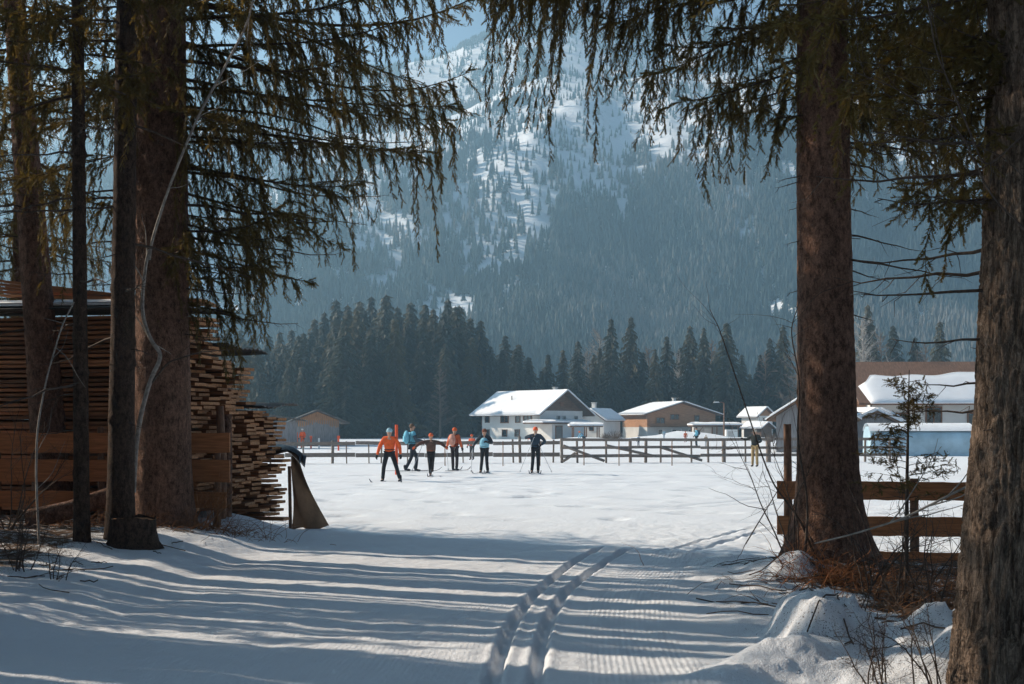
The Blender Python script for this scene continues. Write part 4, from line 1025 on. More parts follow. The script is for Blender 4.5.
# greenhouse tunnels under snow before it
for k_, (px, py, Y, w, h_, lb) in enumerate([(892, 448, 74, 3.3, 1.85, 'pale blue plastic greenhouse tunnel capped with snow before the right white house')]):
    g_ = empty('greenhouse', (W(px + 25, py, Y).x, Y, 0), R(82), lb, 'greenhouse')
    a = np.linspace(0, math.pi, 17); prof = [(math.cos(t) * w / 2, math.sin(t) ** .42 * h_) for t in a]
    b = MB(); V = [(x, y, z - .05) for y in (-3, 3) for x, z in prof]; nn = len(prof)
    b.add(V, [(i, i + 1, nn + i + 1, nn + i) for i in range(nn - 1)] , 0, True); b.add([(x, -3, z - .05) for x, z in prof], [tuple(range(nn))]); b.add([(x, 3, z - .05) for x, z in prof], [tuple(range(nn))[::-1]])
    b.build('cover', M['pale_blue_sheet'], g_)
    for x in (-.55, .55):
        b = MB(); b.box((x, -3.03, .85), (.08, .06, 1.7)); b.build('door_post', M['sheet'], g_)
    b = MB(); b.tube([(x * 1.015, -3.0, z * 1.01 - .05) for x, z in prof], .05, 5); b.build('hoop', M['sheet'], g_)
    b = MB(); V = [(x * 1.02, y, z * 1.02 + (.16 * math.sin(t)) - .05) for y in np.linspace(-3.05, 3.05, 7) for (x, z), t in zip(prof[3:-3], a[3:-3])]; m_ = nn - 6
    b.add(V, [(j * m_ + i, j * m_ + i + 1, (j + 1) * m_ + i + 1, (j + 1) * m_ + i) for j in range(6) for i in range(m_ - 1)], 0, True); b.build('snow_cover', M['roofsnow'], g_)

# grey barn at the left beyond the lumber
bl = empty('barn', (W(306, 440, 108).x, 113, 0), R(-78), 'grey board barn with ribbed metal roof beyond the lumber stack', 'barn')
gable_house(bl, 9, 3.9, 2.35, 3.15, .9, M['grey_boards'], M['sheet'], 0, M['orange_boards'], ovx=.6)
b = MB()
for k_ in range(22): b.box((4.53 + .0, -1.85 + k_ * .176, 2.0 + .45 * (1 - abs(-1.85 + k_ * .176) / 2)), (.03, .10, .75 * rt.uniform(.6, 1.1)))
b.build('light_boarding', M['orange_boards'], bl)
lt = empty('lean_to', (W(272, 440, 96).x, 98, 0), R(8), 'lean-to with corrugated grey roof between lumber and barn', 'shed')
b = MB(); b.box((0, 0, 1.1), (3.2, 3, 2.2)); b.build('wall', M['grey_boards'], lt)
b = MB(); b.prism([(-2.2, -2, 2.9), (2.4, -2, 2.2), (2.4, -2, 2.3), (-2.2, -2, 3.0)], (0, 4, 0))
for k_ in range(18): b.box((-2.1 + k_ * .25, -2.0, 2.98 - k_ * .038), (.09, .12, .12))
b.build('roof', M['sheet'], lt)

# ------------------------------------------------------------------ street lamp, field fences, markers
sl_o = empty('street_lamp', (W(724, 441, 150).x, 150, 0), 0, 'tall grey street lamp before the dark trees right of the chalet', 'street lamp')
b = MB(); b.tube([(0, 0, -.2), (0, 0, 2.5), (0, 0, 4.75)], [.10, .085, .06], 8); b.tube([(0, 0, 4.72), (-.25, 0, 4.85), (-1.0, 0, 4.86)], .045, 6); b.build('pole', M['post_wood'], sl_o)
b = MB(); b.box((-.95, 0, 4.86), (.75, .26, .14), taper=.7); b.build('lamp_head', M['white_paint'], sl_o)

def rail_fence(name, px0, px1, Ya, Yb, rails, posts, label, group, ph=.95, braces=(), mat=None, pr=.06, round_=True):
    mat = mat or M['weathered']
    root = empty(name, (W(px0, 440, Ya).x, Ya, 0), 0, label, 'fence', group); o0 = Vector(root.location)
    x0, x1 = W(px0, 440, Ya).x, W(px1, 440, Yb).x
    def at(px): t = (px - px0) / (px1 - px0); return Vector((x0 + t * (x1 - x0), Ya + t * (Yb - Ya), 0)) - o0
    r = np.random.default_rng(int(px0))
    for i, (z, h) in enumerate(rails):
        n = max(1, int(abs(px1 - px0) / 62)); e = np.linspace(px0, px1, n + 1)
        for a, c in zip(e[:-1], e[1:]):
            A, B = at(a), at(c); gA, gB = H(A.x + o0.x, A.y), H(B.x + o0.x, B.y); b = MB()
            z0, z1 = z + r.uniform(-.03, .03), z + r.uniform(-.03, .03); d = (B - A); L = d.length; ang = math.atan2(d.y, d.x)
            b.box((0, 0, 0), (L - .02, .05, h)); o = b.build('rail', mat, root); o.location = ((A + B) / 2 + Vector((0, -.06 - .004 * i, (gA + gB) / 2 + (z0 + z1) / 2)))
            o.rotation_euler = (0, -math.atan2(z1 - z0, L), ang)
    for p_ in posts:
        q_, hh, rr = (p_ + (ph, pr))[:3] if isinstance(p_, tuple) and len(p_) < 3 else (p_ if isinstance(p_, tuple) else (p_, ph, pr))
        hh *= .86; rr *= .8; A = at(q_); b = MB(); g0 = H(A.x + o0.x, A.y + Ya * 0); l1, l2 = r.uniform(-.04, .04, 2)
        b.tube([(0, 0, -.3), (l1, l2, hh)], rr, 7); o = b.build('post', mat, root); o.location = (A.x, A.y + rr, g0)
    for a, za, c, zc in braces:
        A, B = at(a), at(c); b = MB(); b.tube([(A.x, A.y - .12, za), (B.x, B.y - .12, zc)], .07, 5); b.build('brace', mat, root)
    return root
GF = 'weathered rail fences across the field'
rail_fence('rail_fence', 285, 560, 57, 59, [(.72, .17), (.15, .2)], [(303, 1.0, .05), (331, 1.0, .09), (345, .95, .04), (367, .95, .04), (379, .95, .05), (405, 1.0, .04), (431, 1.0, .05), (461, .95, .04), (485, .95, .04), (512, 1.05, .06), (519, 1.2, .09), (553, 1.0, .06)],
           'two-rail grey field fence behind the group of skiers', GF, 1.0)
rail_fence('rail_fence', 560, 768, 58, 60, [(.88, .14), (.48, .13), (.08, .15)], [(562, .95, .09), (577, 1.0, .07), (605, .95, .07), (629, .95, .1), (644, .95, .1), (659, 1.05, .06), (690, 1.0, .06), (707, 1.0, .07), (723, 1.1, .13), (745, 1.0, .06)],
           'three-rail grey field fence with crossed braces right of the skiers', GF, .95, braces=[(563, .85, 603, .1), (605, .85, 650, .35), (659, .75, 700, .1), (563, .1, 575, .5)])
rail_fence('rail_fence', 768, 905, 60, 61, [(.88, .14), (.48, .13), (.1, .14)], [(769, 1.15, .16), (790, .95, .08), (865, .95, .08), (890, .95, .08)], 'end run of grey field fence beyond the right spruce trunk', GF)
rail_fence('rail_fence', 205, 285, 56, 57, [(.72, .17), (.15, .2)], [(210, 1.0, .07), (240, 1.0, .07), (270, 1.0, .06)], 'left run of grey field fence half hidden behind the lumber', GF)
GS = 'thin stakes set in the snow'
M['orange_plastic'] = simple('orange_marker_plastic', (.75, .10, .03), .6, .1, 2)
def stake(px, py, ptop, Y, w, m, label, name='stake', grp=GS, lean=0.0):
    p0 = W(px, py, Y); h = (py - ptop) / F * Y; g0 = H(p0.x, p0.y); b = MB(); b.tube([(0, 0, -.15), (lean, 0, h)], w, 6)
    if m is M['orange_plastic'] and h < 1.2: b.box((lean, 0, h * .9), (w * 2.6, w * 2.6, h * .18))
    o = b.build(name, m, label=label, cat='stake' if name == 'stake' else 'marker pole', group=grp); o.location = (p0.x, p0.y, g0)
for px, lb in ((503, 'thin stake in the snow between the two right skiers'), (540, 'thin stake just right of the dark jacket skier'), (584, 'thin stake against the braced fence'), (619, 'thin stake before the middle of the braced fence'), (672, 'thin stake right of the middle of the braced fence'), (445, 'thin stake between fence posts left of the backpack skier')):
    stake(px, 466, 441, 54, .025, M['post_wood'], lb)
stake(396.5, 474, 424, 43.5, .06, M['orange_plastic'], 'tall orange marker pole behind the orange jacket skier', 'marker_pole', None)
for px, py, tp, Y, lb in ((311, 450, 437, 96, 'short orange marker pole right of the orange child by the barn'), (338.5, 452, 437, 88, 'orange marker pole standing alone left of the skiers'), (297, 449, 433, 99, 'orange marker pole left of the child by the barn'), (319, 450, 439, 95, 'white marker pole by the barn')):
    stake(px, py, tp, Y, .07, M['orange_plastic'] if 'orange m' in lb else M['white_paint'], lb, 'marker_pole', 'orange and white marker poles by the barn')
n_ = empty('safety_net', (W(531, 441, 140).x, 140, 0), 0, 'low orange netting board before the farmhouse porch', 'netting')
b = MB(); b.box((.2, 0, .55), (1.2, .05, .45)); b.build('net', M['orange_plastic'], n_)
for s_ in (-1, 1): b = MB(); b.tube([(.2 + s_ * .55, .05, -.1), (.2 + s_ * .55, .05, .85)], .03, 5); b.build('post', M['post_wood'], n_)
# snowy shrubs and log piles by the houses
for px, Y, s_, lb in ((615, 150, 1.2, 'round leafless shrub right of the small white outbuilding'), (606, 155, .9, 'low brown shrub before the small white outbuilding'), (770, 140, 1.0, 'brown shrub right of the little far house')):
    root = empty('shrub', (W(px, 440, Y).x, Y, 0), 0, lb, 'shrub', 'leafless shrubs by the houses'); b = MB(); r = np.random.default_rng(int(px))
    for k_ in range(160):
        d = r.standard_normal(3); d[2] = abs(d[2]) + .35; d /= np.linalg.norm(d); e = d * s_ * r.uniform(.8, 1.25)
        b.tube([(0, 0, 0), tuple(e * .5 + r.standard_normal(3) * .05), tuple(e + np.array([0, 0, .1]))], [.02, .015, .006], 3, cap=False)
    b.build('branches', M['larch'], root)

# ------------------------------------------------------------------ people
M['skin'] = simple('skin', (.50, .30, .21), .6, .05, 5)
def cloth(n, c, v=.12): return simple(n, c, .85, max(v, .22), 7, .8, .03)
def skin_mesh(name, verts, edges, rads, mat, parent, sub=2, root=0):
    me = bpy.data.meshes.new(name + '_src'); me.from_pydata([tuple(v) for v in verts], edges, []); ob = bpy.data.objects.new(name + '_src', me); COL.objects.link(ob)
    sk = ob.modifiers.new('skin', 'SKIN'); sk.use_smooth_shade = True
    for i, (dv, r_) in enumerate(zip(me.skin_vertices[0].data, rads)):
        dv.radius = r_ if isinstance(r_, tuple) else (r_, r_); dv.use_root = (i == root)
    sb_ = ob.modifiers.new('sub', 'SUBSURF'); sb_.levels = sub; sb_.render_levels = sub
    dg = bpy.context.evaluated_depsgraph_get(); dg.update()
    m2 = bpy.data.meshes.new_from_object(ob.evaluated_get(dg)); m2.name = name
    bpy.data.objects.remove(ob); bpy.data.meshes.remove(me)
    m2.materials.clear(); m2.materials.append(mat)
    for p_ in m2.polygons: p_.use_smooth = True
    o = bpy.data.objects.new(name, m2); COL.objects.link(o); o.parent = parent; return o
POSE0 = dict(hipL=(-.09, 0, .93), hipR=(.09, 0, .93), kneeL=(-.10, .03, .50), kneeR=(.10, .03, .50), ankL=(-.11, 0, .09), ankR=(.11, 0, .09),
             shL=(-.18, 0, 1.42), shR=(.18, 0, 1.42), elL=(-.27, -.02, 1.15), elR=(.27, -.02, 1.15), wrL=(-.26, .14, .95), wrR=(.26, .14, .95),
             pelvis=(0, 0, .98), waist=(0, 0, 1.12), chest=(0, 0, 1.33), neck=(0, .0, 1.48), head=(0, .015, 1.62))
def person(loc, h, face, label, group, jacket, trousers, hat=None, hair=None, pose=None, sleeves=None, pack=None, vest=None, gloves=(.02, .02, .022), skis=True, poles=None, who='', skirt=False):
    """local +Y is the way the person faces; +X is the person's right"""
    p = {k: np.array(v, float) for k, v in POSE0.items()}
    for k, v in (pose or {}).items(): p[k] = np.array(v, float)
    s = h / 1.75; root = empty('person', loc, face, label, 'person', group); root.scale = (s, s, s)
    mj = cloth('jacket_cloth', jacket); mtr = cloth('trouser_cloth', trousers); mg = cloth('glove_cloth', gloves)
    up = p['head'] - p['neck']; hd = p['head']
    # body: one continuous figure
    V = [p['pelvis'], p['waist'], p['chest'], p['neck'], hd - up * .35, hd + up * .15, hd + up * .55,
         p['shL'], p['elL'], p['wrL'], p['shR'], p['elR'], p['wrR'], p['hipL'], p['kneeL'], p['ankL'], p['ankL'] + np.array([0, .16, -.05]), p['hipR'], p['kneeR'], p['ankR'], p['ankR'] + np.array([0, .16, -.05])]
    E = [(0, 1), (1, 2), (2, 3), (3, 4), (4, 5), (5, 6), (2, 7), (7, 8), (8, 9), (2, 10), (10, 11), (11, 12), (0, 13), (13, 14), (14, 15), (15, 16), (0, 17), (17, 18), (18, 19), (19, 20)]
    Rr = [(.13, .09), (.11, .08), (.14, .09), .05, (.070, .085), (.082, .100), (.066, .082), .05, .038, .028, .05, .038, .028, .075, .05, .035, .03, .075, .05, .035, .03]
    bodyo = skin_mesh('body', V, E, Rr, M['skin'], root, 2)
    f = MB(); f.ball(hd + np.array([0, .098, -.005]), (.012, .02, .018), 0, 8, 5)
    for sx in (-1, 1): f.ball(hd + np.array([sx * .078, .0, 0]), (.012, .022, .032), 0, 8, 5)
    f.build('nose_and_ears', M['skin'], root)
    f = MB()
    for sx in (-1, 1): f.ball(hd + np.array([sx * .030, .088, .022]), (.011, .008, .008), 0, 8, 5)
    f.build('eyes', M['black_plastic'], root)
    f = MB(); f.ball(hd + np.array([0, .083, -.048]), (.022, .008, .005), 0, 8, 5); f.build('mouth', cloth('lip', (.35, .12, .10)), root)
    # jacket with sleeves
    j = [p['pelvis'] + np.array([0, 0, -.05]), p['waist'], p['chest'], p['neck'] + np.array([0, 0, -.035]), p['shL'], p['elL'], p['wrL'], p['shR'], p['elR'], p['wrR']]
    skin_mesh('jacket', j, [(0, 1), (1, 2), (2, 3), (2, 4), (4, 5), (5, 6), (2, 7), (7, 8), (8, 9)], [(.185, .135), (.17, .125), (.185, .13), .075, .085, .066, .048, .085, .066, .048], mj, root, 2, 1)
    if sleeves:
        ms = cloth('sleeve_cloth', sleeves); b = MB()
        for a_, b_, c_ in (('shL', 'elL', 'wrL'), ('shR', 'elR', 'wrR')): b.tube([p[a_] * .6 + p[b_] * .4, p[b_], p[c_]], [.078, .072, .054], 10)
        b.build('sleeves', ms, root)
    if vest:
        mv = cloth('vest_cloth', vest); skin_mesh('vest', [p['pelvis'] + np.array([0, 0, -.03]), p['waist'], p['chest'], p['neck'] + np.array([0, 0, -.05])], [(0, 1), (1, 2), (2, 3)], [(.215, .165), (.205, .155), (.235, .165), .09], mv, root, 2)
    b = MB(); wz = p['pelvis'] * .45 + p['waist'] * .55; aa = np.linspace(0, 2 * math.pi, 21)
    b.tube([wz + np.array([.178 * math.cos(q), .134 * math.sin(q), 0]) for q in aa], .012, 5, cap=False); b.build('belt', mg, root)
    t = [p['pelvis'], p['hipL'], p['kneeL'], p['ankL'] + np.array([0, 0, -.01]), p['hipR'], p['kneeR'], p['ankR'] + np.array([0, 0, -.01])]
    skin_mesh('trousers', t, [(0, 1), (1, 2), (2, 3), (0, 4), (4, 5), (5, 6)], [(.15, .115), .10, .072, .062, .10, .072, .062], mtr, root, 2)
    mb_ = cloth('boot', (.03, .03, .035))
    for a_ in ('ankL', 'ankR'):
        A = p[a_]; skin_mesh('boot', [A + np.array([0, -.03, .15]), A + np.array([0, -.02, -.02]), A + np.array([0, .10, -.045]), A + np.array([0, .19, -.05])], [(0, 1), (1, 2), (2, 3)], [.06, .055, .045, .032], mb_, root, 1)
    for a_, b_, sx in (('elL', 'wrL', -1), ('elR', 'wrR', 1)):
        d = p[b_] - p[a_]; d /= np.linalg.norm(d); sd_ = np.cross(d, [0, 0, 1.]); sd_ = sd_ / (np.linalg.norm(sd_) + 1e-6); q_ = np.cross(sd_, d)
        b = MB(); w0 = p[b_] + d * .01; b.tube([w0, w0 + d * .04, w0 + d * .10], [.032, .042, .036], 8)
        for k_ in range(4):
            o_ = w0 + d * .095 + sd_ * (.026 - .0175 * k_); L = (.055, .065, .06, .045)[k_]; b.tube([o_, o_ + d * L * .5 - q_ * .01, o_ + d * L * .6 - q_ * .035, o_ + d * L * .2 - q_ * .05], [.010, .0095, .009, .008], 6)
        b.tube([w0 + d * .03 + sd_ * .035, w0 + d * .06 + sd_ * .058, w0 + d * .09 + sd_ * .055 - q_ * .02], [.012, .011, .009], 6)
        b.build('glove', mg, root)
    if hat:
        b = MB(); b.ball(hd + up * .42 + np.array([0, -.004, 0]), (.094, .108, .092), 0, 14, 8); b.tube([hd + up * .20, hd + up * .42], [.098, .104], 14)
        b.build('hat', cloth('hat_knit', hat), root)
    if hair:
        b = MB(); b.ball(hd + up * .28 + np.array([0, -.028, 0]), (.092, .092, .102), 0, 12, 8)
        b.build('hair', cloth('hair', hair, .4), root)
    if pack:
        c = (p['chest'] + p['waist']) / 2 + np.array([0, -.21, .03]); b = MB(); b.ball(c, (.155, .11, .25), 0, 12, 8); b.box(c + np.array([0, -.06, -.06]), (.2, .12, .2), taper=.85)
        b.build('backpack', cloth('backpack_cloth', pack), root)
        b = MB()
        for sx in (-1, 1): b.tube([c + np.array([sx * .1, .08, .2]), p['chest'] + np.array([sx * .11, .0, .15]), p['chest'] + np.array([sx * .11, .145, .0]), c + np.array([sx * .15, .12, -.16])], .018, 5)
        b.build('strap', mg, root)
    R_ = Matrix.Rotation(face, 3, 'Z')
    if skis:
        for a_, nm in (('ankL', 'left'), ('ankR', 'right')):
            A = p[a_]; dirv = np.array([(A[0]) * .9, 1.0, 0]); dirv /= np.linalg.norm(dirv); b = MB(); pr = []
            y = np.linspace(-.85, 1.0, 15); z = .012 + .0 * y + np.clip(y - .78, 0, 1) ** 1.5 * 1.2
            cxy = dirv[None, :2] * y[:, None]; s2 = np.array([-dirv[1], dirv[0]]); w = .024 * np.ones(15); w[-1] = .01; w[-2] = .02
            V = []
            for i in range(15):
                for sg, zz in ((-1, 0), (1, 0), (1, .012), (-1, .012)): V.append((cxy[i, 0] + s2[0] * sg * w[i], cxy[i, 1] + s2[1] * sg * w[i], z[i] + zz))
            Fq = [(i * 4 + a, i * 4 + (a + 1) % 4, i * 4 + 4 + (a + 1) % 4, i * 4 + 4 + a) for i in range(14) for a in range(4)] + [(3, 2, 1, 0), (56, 57, 58, 59)]
            b.add(V, Fq); b.box((0, .02, .03), (.05, .22, .025))
            o = b.build('ski', cloth('ski_base', (.08, .09, .11)), label='narrow cross-country ski under the %s foot of %s' % (nm, who), cat='ski', group='cross-country skis under the skiers')
            off = R_ @ Vector((A[0], A[1] + .05, A[2] - .09)) * s; o.location = Vector(loc) + off + Vector((0, 0, .004)); o.rotation_euler = (0, 0, face); o.scale = (s, s, s)
    for k_, (hand, tip) in enumerate(poles or []):
        d = p['wr' + hand] - p['el' + hand]; d /= np.linalg.norm(d); a = p['wr' + hand] + d * .10; tip = np.array(tip, float); ax = (tip - a) / np.linalg.norm(tip - a)
        b = MB(); b.tube([a - ax * .10, tip], .010, 6); b.tube([tip - ax * .06, tip - ax * .045], [.035, .03], 8); b.tube([a - ax * .10, a + ax * .05], .016, 6)
        o = b.build('ski_pole', cloth('pole_shaft', (.45, .46, .48)), label='thin ski pole in the %s hand of %s' % ('left' if hand == 'L' else 'right', who), cat='ski pole', group='ski poles held by the skiers')
        o.location = loc; o.rotation_euler = (0, 0, face); o.scale = (s, s, s)
    return root
def spot(px, py):
    Y = EYE * F / (py - HOR)
    for _ in range(3): Y = (EYE - H((px - 512) / F * Y, Y)) * F / (py - HOR)
    x = (px - 512) / F * Y; return (x, Y, H(x, Y) + .01)
GP = 'cross-country skiers practising in a loose row'; BK = (.022, .022, .026)
person(spot(389.5, 480), 1.73, R(172), 'skier in bright orange jacket and pale blue beanie, black trousers, legs wide apart', GP, (.85, .13, .03), BK, hat=(.35, .55, .62),
       pose=dict(ankL=(-.34, -.05, .09), kneeL=(-.24, .05, .50), ankR=(.20, .12, .09), kneeR=(.16, .12, .50), elL=(-.34, .0, 1.16), elR=(.33, .0, 1.16), wrL=(-.38, .06, .90), wrR=(.40, .05, .88)), who='the orange jacket skier with the blue beanie')
person(spot(412, 472), 1.86, R(-68), 'tall bareheaded skier in turquoise jacket seen from the side', GP, (.14, .42, .55), (.025, .03, .04), hair=(.16, .10, .07), pack=(.16, .44, .56),
       pose=dict(ankL=(-.12, .18, .09), kneeL=(-.11, .22, .52), ankR=(.12, -.28, .12), kneeR=(.11, -.06, .52), wrL=(-.2, .32, 1.10), elL=(-.26, .08, 1.16), wrR=(.2, .30, 1.12), elR=(.26, .08, 1.16)), sleeves=(.05, .07, .09), who='the tall turquoise skier', poles=[('R', (.3, -.1, .03))])
person(spot(431, 476.5), 1.5, R(178), 'young skier in dark vest with orange sleeves and helmet, arms spread for balance', GP, (.09, .06, .05), (.025, .022, .024), hat=(.75, .15, .06), sleeves=(.10, .05, .04),
       pose=dict(elL=(-.42, .02, 1.34), wrL=(-.60, .1, 1.20), elR=(.42, .02, 1.36), wrR=(.64, .08, 1.20), ankL=(-.03, -.25, .25), kneeL=(-.07, .05, .55), ankR=(.02, .02, .09), kneeR=(.05, .05, .5)), vest=(.13, .07, .05), gloves=(.7, .14, .05), who='the young skier with spread arms')
person(spot(454.5, 471), 1.70, R(-25), 'skier in orange jacket with pinkish backpack and hood, facing away', GP, (.62, .13, .05), (.035, .025, .028), hat=(.75, .14, .04), pack=(.62, .30, .22),
       pose=dict(elL=(-.34, .1, 1.16), wrL=(-.48, .26, .98), ankL=(-.12, .1, .09), ankR=(.12, -.04, .09)), who='the skier with the pinkish backpack', poles=[('L', (-.10, -.35, .03))])
person(spot(484.5, 473), 1.66, R(168), 'skier in light blue vest over dark sleeves with brown hat', GP, (.03, .04, .05), BK, hat=(.20, .07, .04), vest=(.27, .56, .68),
       pose=dict(elL=(-.33, .05, 1.20), wrL=(-.16, .24, 1.24), elR=(.36, -.02, 1.22), wrR=(.40, .16, 1.10), ankL=(-.13, 0, .09), ankR=(.14, .05, .09)), who='the light blue vest skier', poles=[('R', (.5, .2, .03))])
person(spot(535.5, 473.5), 1.72, R(180), 'skier in dark navy jacket with orange hat, one arm bent before the chest', GP, (.035, .055, .08), (.022, .024, .028), hat=(.80, .14, .05),
       pose=dict(elL=(-.38, -.02, 1.20), wrL=(-.22, .10, 1.08), elR=(.40, .05, 1.34), wrR=(.12, .22, 1.40), ankL=(-.10, 0, .09), ankR=(.14, .02, .09)), who='the navy jacket skier', poles=[('L', (-.62, -.1, .03)), ('R', (.6, -.2, .03))])
person(spot(755, 467), 1.66, R(150), 'blond person in black top and tan trousers standing alone at the right by the fence', None, (.03, .032, .028), (.36, .25, .12), hat=(.50, .44, .36), hair=(.45, .33, .2),
       pose=dict(elL=(-.30, .0, 1.18), wrL=(-.2, .22, 1.12), elR=(.40, .05, 1.25), wrR=(.50, .22, 1.30), ankL=(-.11, 0, .09), ankR=(.12, .0, .09)), skis=False, who='the blond person')
GQ = 'distant people beyond the field fence'
def small(px, foot, top, face, label, jacket, trousers, hat, **kw):
    hh = kw.pop('h', 1.6); Y = hh * F / (foot - top); x = (px - 512) / F * Y
    person((x, Y, H(x, Y) + .01), hh, R(face), label, GQ, jacket, trousers, hat=hat, skis=False, **kw)
small(472, 459, 433.5, 150, 'child in orange jacket behind the fence left of the light blue vest skier', (.72, .12, .05), (.08, .08, .09), (.8, .14, .05), h=1.35)
small(302.5, 450, 430, 160, 'person in vivid orange jacket and white hat before the grey barn', (.85, .12, .03), (.7, .12, .04), (.75, .73, .7), h=1.6)
small(696.5, 447, 427.5, 100, 'person in blue jacket and black trousers walking before the long carport', (.12, .36, .50), BK, (.04, .04, .05), h=1.72, pack=(.05, .06, .08))
small(638.5, 448, 436.5, 20, 'small child in blue snow suit on the mound before the chalet', (.13, .25, .36), (.05, .07, .1), (.1, .2, .3), h=1.0)
small(584, 451, 433.5, 60, 'person in blue jacket and orange hat bending by the carport', (.20, .45, .60), (.04, .05, .06), (.8, .15, .05), h=1.55, pose=dict(chest=(0, .25, 1.22), neck=(0, .36, 1.32), head=(0, .46, 1.42), shL=(-.18, .3, 1.27), shR=(.18, .3, 1.27), elL=(-.24, .45, 1.05), elR=(.24, .45, 1.05), wrL=(-.2, .55, .85), wrR=(.2, .55, .85)))
small(502, 443, 435.5, 0, 'small dark figure by the farmhouse wall', (.04, .045, .06), (.03, .03, .035), (.04, .04, .05), h=1.3)
small(685.5, 443.5, 432.5, 180, 'child in orange suit left of the person in blue by the carport', (.7, .16, .06), (.5, .12, .06), (.6, .15, .06), h=1.25)
small(706, 448, 436, 200, 'child in pale tan jacket right of the person in blue', (.45, .36, .26), (.35, .38, .42), (.6, .55, .5), h=1.05)
small(664, 441, 432, 170, 'child in pale blue overall at the chalet door', (.35, .5, .6), (.3, .4, .5), (.4, .5, .6), h=1.1)
small(879, 449, 431, 190, 'person in pale blue jacket before the greenhouse', (.42, .58, .70), (.3, .42, .5), (.65, .62, .6), h=1.55)

# ------------------------------------------------------------------ lumber stacks at the left
P0 = np.array([-4.62, 16.75]); UA = np.array([-.968, .25]); VA = np.array([.25, .968]); LROT = math.atan2(UA[1], UA[0])
def lum(u, v): q = P0 + UA * u + VA * v; return q[0], q[1]
r = np.random.default_rng(404)
sections = [(0.0, 2.85, 6.2, 3, 'tallest stack nearest the trunks'), (1.14, 2.2, 5.0, 3, 'middle stack behind the two split posts'), (2.28, 1.75, 4.2, 3, 'lowest stack at the edge of the field')]
pitch = .068; pth = .043; pcount = 0; late = MB(); late_n = 0
proto_cache = {}
def plank_mesh(L, w, t, seed):
    """rough sawn board with a slight bow, waney edges; end faces carry the end grain material"""
    rr = np.random.default_rng(seed); n = 12; b = MB(); u = np.linspace(-.5, .5, n) * L
    bow = rr.uniform(-.012, .012) * np.cos(u / L * 3.1); we = w / 2 * (1 + rr.uniform(-.05, .05, (2, n)))
    V = []
    for i in range(n): V += [(u[i], -we[0, i], -t / 2 + bow[i]), (u[i], we[1, i], -t / 2 + bow[i]), (u[i], we[1, i] * .985, t / 2 + bow[i]), (u[i], -we[0, i] * .985, t / 2 + bow[i])]
    b.add(V, [(i * 4 + a, i * 4 + (a + 1) % 4, i * 4 + 4 + (a + 1) % 4, i * 4 + 4 + a) for i in range(n - 1) for a in range(4)])
    b.add(V[:4], [(3, 2, 1, 0)], 1); b.add(V[-4:], [(0, 1, 2, 3)], 1)
    return b
for si, (v0, ht, L, nc, lbl) in enumerate(sections):
    srcs = [plank_mesh(L * f, .33, pth, 50 + si * 10 + k) for k, f in enumerate((1, .97, .94, 1.02))]
    objs = [None] * 4; nl = int(ht / pitch)
    for k in range(nl):
        for c in range(nc):
            v = v0 + .17 + c * .365 + r.uniform(-.035, .035); off = r.uniform(-.035, .035) + (.05 if k % 7 == 0 else 0)
            i = r.integers(0, 4); Lh = L / 2; x, y = lum(Lh - off, v)
            z = max(.02, H(*lum(.4, v)) - .02) + .16 + k * pitch
            if pcount < 299:
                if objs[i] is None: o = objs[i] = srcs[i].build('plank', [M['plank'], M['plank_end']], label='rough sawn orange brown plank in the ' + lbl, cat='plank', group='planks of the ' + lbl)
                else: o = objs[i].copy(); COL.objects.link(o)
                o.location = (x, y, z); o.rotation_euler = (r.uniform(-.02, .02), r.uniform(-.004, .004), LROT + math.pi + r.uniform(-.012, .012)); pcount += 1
print('planks', pcount)
